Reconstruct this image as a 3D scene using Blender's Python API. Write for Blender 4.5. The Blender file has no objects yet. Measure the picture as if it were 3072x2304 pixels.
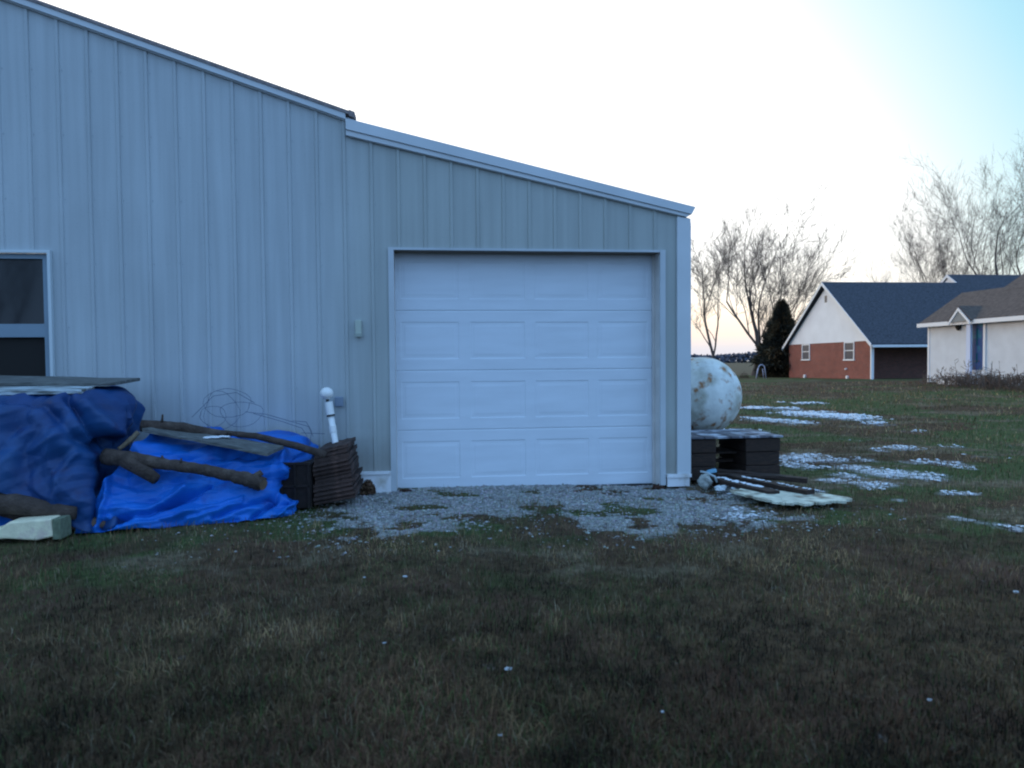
import bpy, math, random
import numpy as np
from mathutils import Vector
random.seed(7); rng = np.random.default_rng(7)
S = bpy.context.scene; C = S.collection
R = math.radians

# ------------------------------------------------------------ camera
CAMD, CAMH, YAW, PIT, ROLL, FPX = 7.179, 1.2986, .11144, -.03084, -.00821, 2100.4
cy, sy, cp, sp, cr, sr = math.cos(YAW), math.sin(YAW), math.cos(PIT), math.sin(PIT), math.cos(ROLL), math.sin(ROLL)
fw = Vector((sy*cp, cy*cp, sp)); r0 = Vector((cy, -sy, 0)); u0 = r0.cross(fw)
RR = r0*cr + u0*sr; UU = u0*cr - r0*sr
cam = bpy.data.objects.new('camera', bpy.data.cameras.new('camera')); C.objects.link(cam)
from mathutils import Matrix
M4 = Matrix((RR, UU, -fw)).transposed().to_4x4(); M4.translation = Vector((0, -CAMD, CAMH))
cam.matrix_world = M4
cam.data.sensor_width = 36; cam.data.lens = 36*FPX/3072
cam.data.clip_end = 5000; cam.data.clip_start = .05
cam.data.dof.use_dof = True; cam.data.dof.focus_distance = 9.0; cam.data.dof.aperture_fstop = 2.6
S.camera = cam
SC = 3072/2212
def ray(px, py):           # a pixel of the 2212-wide view -> direction, used to survey where things stand
    return fw + RR*((px*SC-1536)/FPX) + UU*((1152-py*SC)/FPX)
def atY(px, py, y): d = ray(px, py); return Vector((0, -CAMD, CAMH)) + d*((y+CAMD)/d.y)
def atZ(px, py, z=0): d = ray(px, py); return Vector((0, -CAMD, CAMH)) + d*((z-CAMH)/d.z)

# ------------------------------------------------------------ world
W = bpy.data.worlds.new("World"); S.world = W; W.use_nodes = True
nt = W.node_tree; nt.nodes.clear(); N = nt.nodes.new; L = nt.links.new
SUN_AZ, SUN_EL = R(-62), R(3)
sky = N('ShaderNodeTexSky'); sky.sky_type = 'NISHITA'; sky.sun_disc = False
sky.sun_elevation = SUN_EL; sky.sun_rotation = SUN_AZ
b1 = N('ShaderNodeBackground'); b1.inputs[1].default_value = .05; L(sky.outputs[0], b1.inputs[0])
tc = N('ShaderNodeTexCoord'); sep = N('ShaderNodeSeparateXYZ'); L(tc.outputs['Generated'], sep.inputs[0])
G = Vector((math.sin(R(-22)), math.cos(R(-22)), 0))
dot = N('ShaderNodeVectorMath'); dot.operation = 'DOT_PRODUCT'; L(tc.outputs['Generated'], dot.inputs[0]); dot.inputs[1].default_value = G
zm = N('ShaderNodeMath'); zm.operation = 'MULTIPLY_ADD'; L(sep.outputs[2], zm.inputs[0]); zm.inputs[1].default_value = -.35; L(dot.outputs['Value'], zm.inputs[2])
mr = N('ShaderNodeMapRange'); L(zm.outputs[0], mr.inputs[0]); mr.inputs[1].default_value = -1; mr.inputs[2].default_value = 1
ramp = N('ShaderNodeValToRGB'); L(mr.outputs[0], ramp.inputs[0])
def setramp(rn, pts):
    e = rn.color_ramp.elements
    while len(e) > 1: e.remove(e[-1])
    e[0].position = pts[0][0]; e[0].color = (*pts[0][1], 1)
    for p, c in pts[1:]:
        q = e.new(p); q.color = (*c, 1)
setramp(ramp, [(0, (.43, .82, 1.48)), (.40, (.38, .70, 1.22)), (.52, (.33, .62, .96)), (.60, (.28, .62, .86)), (.645, (.46, .80, .94)), (.695, (.80, .96, 1.0)), (.73, (1.1, 1.1, 1.1)), (1, (1.65, 1.62, 1.6))])
ramp2 = N('ShaderNodeValToRGB'); L(sep.outputs[2], ramp2.inputs[0])
setramp(ramp2, [(0, (.52, .56, .66)), (.018, (.60, .60, .66)), (.035, (.82, .69, .62)), (.06, (.96, .83, .70)), (.09, (1, .95, .88)), (.14, (1, 1, 1))])
fm = N('ShaderNodeMapRange'); L(dot.outputs['Value'], fm.inputs[0]); fm.inputs[1].default_value = .1; fm.inputs[2].default_value = .75
mx = N('ShaderNodeMix'); mx.data_type = 'RGBA'; mx.blend_type = 'MULTIPLY'; L(fm.outputs[0], mx.inputs[0]); L(ramp.outputs[0], mx.inputs[6]); L(ramp2.outputs[0], mx.inputs[7])
b2 = N('ShaderNodeBackground'); L(mx.outputs[2], b2.inputs[0]); b2.inputs[1].default_value = 1.0
add = N('ShaderNodeAddShader'); L(b1.outputs[0], add.inputs[0]); L(b2.outputs[0], add.inputs[1])
out = N('ShaderNodeOutputWorld'); L(add.outputs[0], out.inputs[0])
# ------------------------------------------------------------ sun (last glow, very soft)
sl = bpy.data.lights.new('sun', 'SUN'); sl.energy = .6; sl.angle = R(18); sl.color = (1, .80, .66)
so = bpy.data.objects.new('sun', sl); C.objects.link(so)
sd = Vector((math.sin(R(-80))*math.cos(R(7)), math.cos(R(-80))*math.cos(R(7)), math.sin(R(7))))
so.rotation_euler = sd.to_track_quat('Z', 'Y').to_euler(); so.location = (-30, 5, 20)
S.view_settings.view_transform = 'Standard'; S.view_settings.look = 'None'; S.view_settings.exposure = 0; S.view_settings.gamma = 1
S.cycles.pixel_filter_type = 'BLACKMAN_HARRIS'; S.cycles.filter_width = 2.1

# ------------------------------------------------------------ material helpers
def mat(name, col, rough=.6, var=.0, vscale=3., bump=0., bscale=40., metal=0., col2=None, fac2=(.5, .6), s2=3., spec=.5, stretch=(1, 1, 1), col3=None, fac3=(.6, .7), s3=8., detail=6.):
    m = bpy.data.materials.new(name); m.use_nodes = True; nt = m.node_tree; N = nt.nodes.new; L = nt.links.new
    b = nt.nodes['Principled BSDF']; b.inputs['Roughness'].default_value = rough; b.inputs['Metallic'].default_value = metal
    b.inputs['Specular IOR Level'].default_value = spec
    t = N('ShaderNodeTexCoord'); mp = N('ShaderNodeMapping'); mp.inputs['Scale'].default_value = stretch; L(t.outputs['Object'], mp.inputs[0])
    cur = None
    rgb = N('ShaderNodeRGB'); rgb.outputs[0].default_value = (*col, 1); cur = rgb.outputs[0]
    def noise(sc, de=detail):
        n = N('ShaderNodeTexNoise'); n.inputs['Scale'].default_value = sc; n.inputs['Detail'].default_value = de; L(mp.outputs[0], n.inputs[0]); return n.outputs[0]
    def mixin(cur, fac, c):
        x = N('ShaderNodeMix'); x.data_type = 'RGBA'; L(fac, x.inputs[0]); L(cur, x.inputs[6]); x.inputs[7].default_value = (*c, 1); return x.outputs[2]
    def rng_(f, a, b_, lo=0, hi=1):
        q = N('ShaderNodeMapRange'); L(f, q.inputs[0]); q.inputs[1].default_value = a; q.inputs[2].default_value = b_; q.inputs[3].default_value = lo; q.inputs[4].default_value = hi; return q.outputs[0]
    if col2: cur = mixin(cur, rng_(noise(s2), *fac2), col2)
    if col3: cur = mixin(cur, rng_(noise(s3), *fac3), col3)
    if var:
        hs = N('ShaderNodeHueSaturation'); L(cur, hs.inputs['Color']); L(rng_(noise(vscale), .3, .7, 1-var, 1+var), hs.inputs['Value']); cur = hs.outputs[0]
    L(cur, b.inputs['Base Color'])
    if bump:
        bn = N('ShaderNodeBump'); bn.inputs['Strength'].default_value = bump; bn.inputs['Distance'].default_value = .02; L(noise(bscale), bn.inputs['Height']); L(bn.outputs[0], b.inputs['Normal'])
    return m
def attrmat(name, rough=.8, spec=.3, bump=0, transl=0):
    m = bpy.data.materials.new(name); m.use_nodes = True; nt = m.node_tree; b = nt.nodes['Principled BSDF']
    a = nt.nodes.new('ShaderNodeAttribute'); a.attribute_name = 'Col'; nt.links.new(a.outputs[0], b.inputs['Base Color'])
    b.inputs['Roughness'].default_value = rough; b.inputs['Specular IOR Level'].default_value = spec
    return m

# ------------------------------------------------------------ mesh helpers
class MB:
    def __init__(s): s.v = []; s.f = []
    def add(s, vs, fs):
        o = len(s.v); s.v += [tuple(v) for v in vs]; s.f += [tuple(i+o for i in f) for f in fs]; return s
    def box(s, x0, x1, y0, y1, z0, z1):
        return s.add([(x0,y0,z0),(x1,y0,z0),(x1,y1,z0),(x0,y1,z0),(x0,y0,z1),(x1,y0,z1),(x1,y1,z1),(x0,y1,z1)],
              [(0,3,2,1),(4,5,6,7),(0,1,5,4),(1,2,6,5),(2,3,7,6),(3,0,4,7)])
    def prism(s, poly, d0, d1, axis='y'):     # polygon in (x,z) extruded along y, or (y,z) along x
        n = len(poly)
        if axis == 'y': vs = [(a, d0, b) for a, b in poly] + [(a, d1, b) for a, b in poly]
        elif axis == 'x': vs = [(d0, a, b) for a, b in poly] + [(d1, a, b) for a, b in poly]
        else: vs = [(a, b, d0) for a, b in poly] + [(a, b, d1) for a, b in poly]
        return s.add(vs, [tuple(range(n)), tuple(range(2*n-1, n-1, -1))] + [(i, (i+1) % n, (i+1) % n+n, i+n) for i in range(n)])
    def hexa(s, p):                           # 8 corners: 4 bottom, 4 top
        return s.add(p, [(0,3,2,1),(4,5,6,7),(0,1,5,4),(1,2,6,5),(2,3,7,6),(3,0,4,7)])
    def tube(s, pts, rad, n=8, cap=True, jit=0., rnd=random):
        pts = [Vector(p) for p in pts]; rings = []
        up = Vector((.13, .21, .97))
        for i, p in enumerate(pts):
            a = pts[max(0, i-1)]; b = pts[min(len(pts)-1, i+1)]; t = (b-a)
            if t.length < 1e-9: t = Vector((0, 0, 1))
            t.normalize(); x = t.cross(up)
            if x.length < .05: x = t.cross(Vector((1, 0, 0)))
            x.normalize(); y = t.cross(x); r = rad[i] if hasattr(rad, '__len__') else rad
            rings.append([p + (x*math.cos(2*math.pi*k/n) + y*math.sin(2*math.pi*k/n))*(r*(1+jit*rnd.uniform(-1, 1))) for k in range(n)])
        o = [v for rg in rings for v in rg]; f = []
        for i in range(len(pts)-1):
            for k in range(n):
                f.append((i*n+k, i*n+(k+1) % n, (i+1)*n+(k+1) % n, (i+1)*n+k))
        if cap: f.append(tuple(range(n-1, -1, -1))); f.append(tuple((len(pts)-1)*n+k for k in range(n)))
        return s.add(o, f)
    def ball(s, c, r, n=12, m=8, sc=(1,1,1), jit=0):
        c = Vector(c); vs = []; fs = []
        for i in range(m+1):
            th = math.pi*i/m
            for k in range(n):
                ph = 2*math.pi*k/n; q = r*(1+jit*random.uniform(-1, 1))
                vs.append((c.x+q*sc[0]*math.sin(th)*math.cos(ph), c.y+q*sc[1]*math.sin(th)*math.sin(ph), c.z+q*sc[2]*math.cos(th)))
        for i in range(m):
            for k in range(n): fs.append((i*n+k, (i+1)*n+k, (i+1)*n+(k+1) % n, i*n+(k+1) % n))
        return s.add(vs, fs)
    def build(s, name, m, parent=None, smooth=False, bevel=0, origin=None):
        me = bpy.data.meshes.new(name); v = np.array(s.v, dtype=float)
        o = bpy.data.objects.new(name, me)
        if parent is None:
            base = origin if origin is not None else Vector(((v[:,0].min()+v[:,0].max())/2, (v[:,1].min()+v[:,1].max())/2, v[:,2].min()))
            v = v - np.array(base); o.location = base
        else:
            w = parent
            base = Vector((0,0,0))
            while w is not None: base = base + w.location; w = w.parent
            v = v - np.array(base)
        me.from_pydata(v.tolist(), [], s.f); me.update()
        C.objects.link(o); o.parent = parent; me.materials.append(m)
        if smooth: me.polygons.foreach_set('use_smooth', [True]*len(me.polygons))
        if bevel:
            b = o.modifiers.new('bevel', 'BEVEL'); b.width = bevel; b.segments = 2; b.limit_method = 'ANGLE'
        return o
def fixn(o):
    import bmesh
    b = bmesh.new(); b.from_mesh(o.data); bmesh.ops.recalc_face_normals(b, faces=b.faces); b.to_mesh(o.data); b.free(); return o
def tag(o, label=None, cat=None, group=None, kind=None):
    if label: o['label'] = label
    if cat: o['category'] = cat
    if group: o['group'] = group
    if kind: o['kind'] = kind
    return o
def empty(name, loc, label, cat, group=None):
    o = bpy.data.objects.new(name, None); o.empty_display_size = .2; C.objects.link(o); o.location = loc
    return tag(o, label, cat, group)
def bigmesh(name, v, faces_flat, fsize, m, cols=None, smooth=False):
    me = bpy.data.meshes.new(name); nf = len(faces_flat)//fsize
    me.vertices.add(len(v)); me.vertices.foreach_set('co', v.astype(np.float32).ravel())
    me.loops.add(len(faces_flat)); me.loops.foreach_set('vertex_index', faces_flat.astype(np.int32))
    me.polygons.add(nf); me.polygons.foreach_set('loop_start', np.arange(0, nf*fsize, fsize, dtype=np.int32))
    if smooth: me.polygons.foreach_set('use_smooth', np.ones(nf, dtype=bool))
    me.update(calc_edges=True)
    if cols is not None:
        a = me.attributes.new('Col', 'FLOAT_COLOR', 'POINT'); c4 = np.ones((len(v), 4), np.float32); c4[:, :3] = cols; a.data.foreach_set('color', c4.ravel())
    me.materials.append(m); o = bpy.data.objects.new(name, me); C.objects.link(o); return o

# ------------------------------------------------------------ noise + ground function
_tab = rng.random((256, 256))
def vnoise(x, y):
    xi = np.floor(x).astype(int); yi = np.floor(y).astype(int); fx = x-xi; fy = y-yi
    fx = fx*fx*(3-2*fx); fy = fy*fy*(3-2*fy); g = lambda a, b: _tab[a % 256, b % 256]
    return (g(xi, yi)*(1-fx)+g(xi+1, yi)*fx)*(1-fy) + (g(xi, yi+1)*(1-fx)+g(xi+1, yi+1)*fx)*fy
def fbm(x, y, o=4):
    s = 0; a = .5; t = 0
    for i in range(o):
        s = s + a*vnoise(x*2**i+17.3*i, y*2**i+9.1*i); t += a; a *= .55
    return s/t
def sst(a, b, x): t = np.clip((x-a)/(b-a), 0, 1); return t*t*(3-2*t)
def ground_z(x, y):
    x = np.asarray(x, float); y = np.asarray(y, float)
    z = .17*np.exp(-((x-26)**2/40+(y-23)**2/60))
    z = z - .05*sst(.8, 2.6, x)*np.exp(-((y)**2)/3)*np.exp(-((x-2.4)**2)/6)
    z = z - .12*sst(34, 50, y)
    near = np.exp(-((x-.9)**2/9+(y+.3)**2/2.5))
    amp = .05*(1-.85*near)
    z = z + (fbm(x*.45+3, y*.45, 3)-.5)*amp + (fbm(x*2.1, y*2.1+5, 2)-.5)*.02*(1-.6*near)
    z = z - .012
    return z
def gz(x, y): return float(ground_z(x, y))
def gravel_mask(x, y):
    n = (fbm(x*1.3+40, y*1.3, 4)-.5)
    # apron in front of the door, fading into the lawn about 1.8 m out
    edge = -1.95 - .25*np.sin(x*1.1) + n*2.4
    m = sst(-.15, 1.15, y-edge)
    m = m*sst(-1.75, -.6, x + n*.8) * (1-sst(2.9, 3.9, x - n*1.0))*(1-sst(.15, .5, y))
    sp = sst(.52, .62, fbm(x*3.1+8, y*3.1+2, 3))
    sp2 = sst(.57, .66, fbm(x*4.3+18, y*5.1+2, 3))
    m = m*(1-.75*sp*sst(-.3, -1.3, y))*(1-.8*sp2)
    return np.clip(m, 0, 1)
SN = []   # snow patches: centre, radius across, radius along, strength
def snow(px, py, rx, ry, s=1.): p = atZ(px, py); SN.append((p.x, p.y, rx, ry, s))
for a in [(1640,882,.55,.5,1),(1700,885,.6,.6,.8),(1745,893,.7,.75,1.1),(1800,898,.75,.7,1.2),(1850,905,.6,.5,1),(1890,915,.4,.4,.7),(1650,905,.45,.6,.9),(1720,910,.5,.5,.9),(1625,930,.4,.4,.8),(1740,872,.9,.35,.55),
          (1715,985,.3,.35,1),(1745,980,.3,.25,1),(1790,990,.25,.2,.9),(1720,1000,.2,.3,.8),(1840,1005,.3,.2,1),(1880,1012,.3,.25,1.1),(1930,1018,.35,.3,1.2),(1975,1022,.35,.2,1.1),(2005,1028,.25,.15,1),(1800,1030,.2,.15,1),(1830,1022,.2,.2,.9),(1890,1040,.3,.2,1),(1760,1005,.2,.1,.9),(1870,990,.2,.2,.7),
          (1950,968,.3,.2,.9),(1900,972,.15,.15,.9),(2000,995,.4,.15,.8),(2060,1000,.25,.2,.8),(2090,1010,.2,.15,.6),(2065,962,.2,.15,.7),
          (2050,1060,.12,.1,1),(2085,1062,.14,.1,1),(2060,1115,.1,.06,1),(2090,1122,.1,.05,1),(2120,1127,.1,.05,.8),(2160,1130,.12,.06,.9),(2200,1140,.12,.08,1),(1945,1072,.1,.08,.7),
          (1590,1090,.2,.12,.9),(1620,1105,.2,.12,1),(1580,1110,.15,.12,.8),(1660,1098,.15,.07,.8),(1640,1120,.12,.08,.6),(1540,1085,.2,.1,.35),(1690,1048,.15,.1,.9),(1650,1040,.15,.15,.9),(1600,1035,.15,.15,.6),(1770,1052,.12,.1,.8),(1590,1060,.12,.1,.7),
          (1965,930,.3,.2,.35),(1850,950,.4,.3,.3),(2130,985,.3,.3,.3),(2180,960,.5,.3,.2),(1240,1180,.1,.1,.0)]: snow(*a)
def snow_mask(x, y):
    m = np.zeros_like(x)
    for cx, cy_, rx, ry, s in SN:
        # 1.25 widens along the view
        m = np.maximum(m, s*np.exp(-(((x-cx)/rx)**2+((y-cy_)/(ry*1.3))**2)*1.1))
    return m
def green_mask(x, y):
    n = fbm(x*.35+70, y*.35+11, 4); g = sst(.50, .66, n)*.55
    g = g + .9*sst(2.5, 6, x)*sst(-2.5, 1.0, y)*(1-sst(8, 17, y))*sst(.42, .58, fbm(x*.5+5, y*.5, 3)) + .35*sst(.5, .62, fbm(x*1.2+25, y*1.2, 3))*sst(-5.5, -3, y) + .45*sst(29, 33, y)
    n2 = fbm(x*2.3+31, y*2.3+61, 3)
    return np.clip(g*.8 + .5*sst(.56, .7, n2)*np.exp(-((y+1.6)**2)/2.0), 0, 1)
def straw_mask(x, y):
    n = fbm(x*1.1+7, y*1.6+91, 4)
    g = sst(.52, .70, n)*.75*sst(-4.2, -1.9, y)
    g = g + .9*np.exp(-((x-6.0)**2/4+(y+.5+(x-6)*.35)**2/.12))
    wx, wy = x+.5*(fbm(x*3, y*3+2, 3)-.5), y+.5*(fbm(x*3+7, y*3, 3)-.5)
    for a, b in ((-2.1, -2.3), (-1.75, -2.2), (.3, -2.35), (.9, -2.9), (1.35, -3.05), (1.75, -2.0)): g = g + .75*np.exp(-((wx-a)**2/.06+(wy-b)**2/.02))
    g = g + sst(56, 60, y)
    return np.clip(g, 0, 1)

# ------------------------------------------------------------ ground sheet
n = 620
tt = np.linspace(-1, 1, n); T = 7.2
ax = 2.2*np.sinh(tt*T)/1.0
ax = ax*(1600/ax.max()); 
tx = np.linspace(0, 1, n)
def axis(c, fine, half, far, n):
    a = np.arange(-half, half+1e-6, fine); k = (n-len(a))//2
    g = half + (far-half)*((np.exp(np.linspace(0, 1, k+1)[1:]*7)-1)/(math.exp(7)-1))
    return np.concatenate([c-g[::-1], c+a, c+g])
gx = axis(2.0, .055, 8.5, 1800, 560); gy = axis(1.0, .055, 7.0, 1800, 500)
X, Y = np.meshgrid(gx, gy); Z = ground_z(X, Y)
V = np.stack([X, Y, Z], -1).reshape(-1, 3); nx, ny = len(gx), len(gy)
I = np.arange(nx*ny).reshape(ny, nx); F = np.stack([I[:-1,:-1], I[:-1,1:], I[1:,1:], I[1:,:-1]], -1).reshape(-1)
gm = bpy.data.materials.new('ground'); gm.use_nodes = True; nt = gm.node_tree; N = nt.nodes.new; L = nt.links.new
b = nt.nodes['Principled BSDF']; b.inputs['Roughness'].default_value = .95; b.inputs['Specular IOR Level'].default_value = .1
ge = N('ShaderNodeNewGeometry')
def noiseW(sc, det=6, rough=.6):
    q = N('ShaderNodeTexNoise'); q.inputs['Scale'].default_value = sc; q.inputs['Detail'].default_value = det; q.inputs['Roughness'].default_value = rough; L(ge.outputs['Position'], q.inputs[0]); return q.outputs[0]
def mrange(f, a, b_, lo=0, hi=1):
    q = N('ShaderNodeMapRange'); L(f, q.inputs[0]); q.inputs[1].default_value = a; q.inputs[2].default_value = b_; q.inputs[3].default_value = lo; q.inputs[4].default_value = hi; return q.outputs[0]
def mixc(fac, a, b_):
    x = N('ShaderNodeMix'); x.data_type = 'RGBA'; L(fac, x.inputs[0])
    for s, c in ((6, a), (7, b_)):
        if isinstance(c, tuple): x.inputs[s].default_value = (*c, 1)
        else: L(c, x.inputs[s])
    return x.outputs[2]
def att(nm): a = N('ShaderNodeAttribute'); a.attribute_name = nm; return a.outputs['Fac']
def madd(a, k, c): m = N('ShaderNodeMath'); m.operation = 'MULTIPLY_ADD'; L(a, m.inputs[0]); m.inputs[1].default_value = k; L(c, m.inputs[2]); return m.outputs[0]
brown = mixc(mrange(noiseW(9), .35, .7), (.040, .026, .016), (.12, .078, .044))
brown = mixc(mrange(noiseW(1.1), .5, .68), brown, (.10, .055, .038))
green = mixc(mrange(noiseW(14), .4, .65), (.042, .060, .022), (.085, .105, .038))
straw = mixc(mrange(noiseW(12), .4, .65), (.085, .066, .042), (.19, .15, .095))
c = mixc(mrange(madd(noiseW(5), .6, att('green')), .5, .95), brown, green)
c = mixc(mrange(madd(noiseW(7), .6, att('straw')), .6, 1.05), c, straw)
vor = N('ShaderNodeTexVoronoi'); vor.inputs['Scale'].default_value = 42; L(ge.outputs['Position'], vor.inputs[0])
grv = mixc(mrange(vor.outputs['Color'], .1, .9), (.17, .17, .16), (.42, .42, .40))
grv = mixc(mrange(noiseW(6), .55, .7), grv, (.13, .115, .09))
c = mixc(mrange(madd(noiseW(16), .5, att('gravel')), .62, .85), c, grv)
c = mixc(mrange(madd(noiseW(7, 10, .75), 2.6, att('snow')), 1.62, 2.5), c, (.52, .54, .58))
L(c, b.inputs['Base Color'])
bp = N('ShaderNodeBump'); bp.inputs['Distance'].default_value = .02; bp.inputs['Strength'].default_value = .8; L(noiseW(45, 5), bp.inputs['Height']); L(bp.outputs[0], b.inputs['Normal'])
go = bigmesh('ground', V, F, 4, gm, smooth=True); tag(go, kind='structure')
for nm, fn in (('gravel', gravel_mask), ('snow', snow_mask), ('green', green_mask), ('straw', straw_mask)):
    a = go.data.attributes.new(nm, 'FLOAT', 'POINT'); a.data.foreach_set('value', fn(V[:,0], V[:,1]).astype(np.float32))

# ------------------------------------------------------------ materials
def wallmat():
    m = mat('painted_siding', (.41, .452, .472), .45, var=.07, vscale=.8, bump=.05, bscale=6)
    nt = m.node_tree; N = nt.nodes.new; L = nt.links.new; b = nt.nodes['Principled BSDF']
    src = b.inputs['Base Color'].links[0].from_socket
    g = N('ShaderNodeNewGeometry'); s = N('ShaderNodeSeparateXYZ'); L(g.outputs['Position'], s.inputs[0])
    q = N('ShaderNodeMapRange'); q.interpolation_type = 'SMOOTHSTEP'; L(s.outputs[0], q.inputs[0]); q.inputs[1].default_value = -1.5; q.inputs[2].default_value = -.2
    x = N('ShaderNodeMix'); x.data_type = 'RGBA'; x.blend_type = 'MULTIPLY'; L(q.outputs[0], x.inputs[0]); L(src, x.inputs[6]); x.inputs[7].default_value = (.86, .85, .78, 1)  # uneven light along the wall, put into the paint towards the lean-to
    # dust streaks running down
    mp = N('ShaderNodeMapping'); mp.inputs['Scale'].default_value = (14, 1, .5); L(g.outputs['Position'], mp.inputs[0])
    n = N('ShaderNodeTexNoise'); n.inputs['Scale'].default_value = 1; n.inputs['Detail'].default_value = 4; L(mp.outputs[0], n.inputs[0])
    r = N('ShaderNodeMapRange'); L(n.outputs[0], r.inputs[0]); r.inputs[1].default_value = .35; r.inputs[2].default_value = .7; r.inputs[3].default_value = 1.05; r.inputs[4].default_value = .90
    # rain-splash dirt low on the sheets and fine specks
    n3 = N('ShaderNodeTexNoise'); n3.inputs['Scale'].default_value = 3.5; n3.inputs['Detail'].default_value = 8; L(g.outputs['Position'], n3.inputs[0])
    za = N('ShaderNodeMath'); za.operation = 'MULTIPLY_ADD'; L(n3.outputs[0], za.inputs[0]); za.inputs[1].default_value = -.9; L(s.outputs[2], za.inputs[2])
    zr = N('ShaderNodeMapRange'); L(za.outputs[0], zr.inputs[0]); zr.inputs[1].default_value = .25; zr.inputs[2].default_value = -.35; zr.inputs[3].default_value = 0; zr.inputs[4].default_value = .5
    dm = N('ShaderNodeMix'); dm.data_type = 'RGBA'; L(zr.outputs[0], dm.inputs[0]); L(x.outputs[2], dm.inputs[6]); dm.inputs[7].default_value = (.24, .21, .17, 1)
    n4 = N('ShaderNodeTexNoise'); n4.inputs['Scale'].default_value = 55; n4.inputs['Detail'].default_value = 3; L(g.outputs['Position'], n4.inputs[0])
    sr_ = N('ShaderNodeMapRange'); L(n4.outputs[0], sr_.inputs[0]); sr_.inputs[1].default_value = .6; sr_.inputs[2].default_value = .78; sr_.inputs[4].default_value = .35
    sm_ = N('ShaderNodeMix'); sm_.data_type = 'RGBA'; L(sr_.outputs[0], sm_.inputs[0]); L(dm.outputs[2], sm_.inputs[6]); sm_.inputs[7].default_value = (.22, .24, .25, 1)
    hs = N('ShaderNodeHueSaturation'); L(sm_.outputs[2], hs.inputs['Color']); L(r.outputs[0], hs.inputs['Value']); L(hs.outputs[0], b.inputs['Base Color'])
    return m
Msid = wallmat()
Mtrim = mat('white_trim', (.54, .58, .61), .45, var=.06, vscale=2, bump=.03, bscale=15)
Mdoor = mat('garage_door_paint', (.64, .69, .75), .45, var=.05, vscale=1.6, bump=.10, bscale=60, stretch=(1, 1, 6))
Mskirt = mat('white_skirt', (.75, .76, .78), .5, var=.08, vscale=4, col2=(.5, .48, .43), fac2=(.58, .72), s2=5)
Mtan = mat('tan_jamb', (.60, .58, .56), .6, var=.1, vscale=5)
Mshing = mat('brown_shingle', (.22, .19, .19), .9, var=.3, vscale=25, bump=.3, bscale=120)
Mroofmet = mat('roof_metal', (.5, .52, .55), .4, var=.08)
Mwinfr = mat('window_frame', (.20, .27, .33), .5, var=.08)
Mglass = mat('dark_glass', (.008, .010, .013), .05, spec=.42)
Mscreen = mat('dark_screen', (.012, .010, .009), .9)
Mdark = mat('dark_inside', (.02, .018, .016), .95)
Mrub = mat('rubber_seal', (.03, .03, .03), .8)

# ------------------------------------------------------------ the barn
RP, RX0 = .26545, -4.04595      # rib pitch, a rib's x
DL, DR, DH = -.385, 2.375, 2.44
def ztop(x):
    return 3.727-.329*(x+.847) if x < -.83 else 3.567-.2165*(x+.83)
barn = empty('metal_barn', (0, 0, 0), 'large grey ribbed metal barn with lower lean-to and white trim', 'barn')
def siding(xa, xb, zb, zt, holes=()):
    xs = []
    k = math.floor((xa-RX0)/RP)-1
    while RX0+RP*k < xb+RP:
        c0 = RX0+RP*k
        for dx, d in ((-.022, 0), (-.013, .013), (.013, .013), (.019, 0)): xs.append((c0+dx, d))
        k += 1
    cuts = [xa, xb] + [h for hh in holes for h in hh[:2]]
    for q in cuts:
        for i in range(len(xs)-1):
            if xs[i][0] < q < xs[i+1][0]:
                t = (q-xs[i][0])/(xs[i+1][0]-xs[i][0]); xs.insert(i+1, (q, xs[i][1]+(xs[i+1][1]-xs[i][1])*t)); break
    xs = [p for p in xs if xa-1e-6 <= p[0] <= xb+1e-6]
    m = MB()
    for (x0, d0), (x1, d1) in zip(xs[:-1], xs[1:]):
        if x1-x0 < 1e-6: continue
        mid = (x0+x1)/2; spans = [(zb, zb, zt(x0+1e-5), zt(x1-1e-5))]
        for hx0, hx1, hz0, hz1 in holes:
            if hx0 < mid < hx1: spans = [(zb, zb, hz0, hz0), (hz1, hz1, zt(x0+1e-5), zt(x1-1e-5))]
        for a, b_, c_, d_ in spans:
            if c_ > a: m.add([(x0, -d0, a), (x1, -d1, b_), (x1, -d1, d_), (x0, -d0, c_)], [(0, 1, 2, 3)])
    return m
WIN = (-5.3, -3.64, 1.0, 2.375)
def zmain(x): return (3.727-.329*(x+.847)) if x > -8.5 else (3.727-.329*(-8.5+.847))+.329*(x+8.5)
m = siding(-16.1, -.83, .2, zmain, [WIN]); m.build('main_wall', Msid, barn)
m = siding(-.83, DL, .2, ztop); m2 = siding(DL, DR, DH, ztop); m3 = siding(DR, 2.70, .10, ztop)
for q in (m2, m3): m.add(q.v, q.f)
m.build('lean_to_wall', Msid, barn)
scr = MB()
for k in range(0, 26):
    for zz in np.arange(.45, 5, .61):
        xx = RX0+RP*k+.035
        if xx > -5.4 and zz < ztop(xx)-.15 and not (DL-.06 < xx < DR+.06 and zz < DH+.06) and not (xx < WIN[1]+.03 and zz < 2.45) and xx < 2.54: scr.tube([(xx, -.001, zz), (xx, -.006, zz)], .0045, 6)
tag(scr.build('screws', mat('zinc_screw', (.30, .34, .38), .5), barn), kind='stuff')
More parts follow.
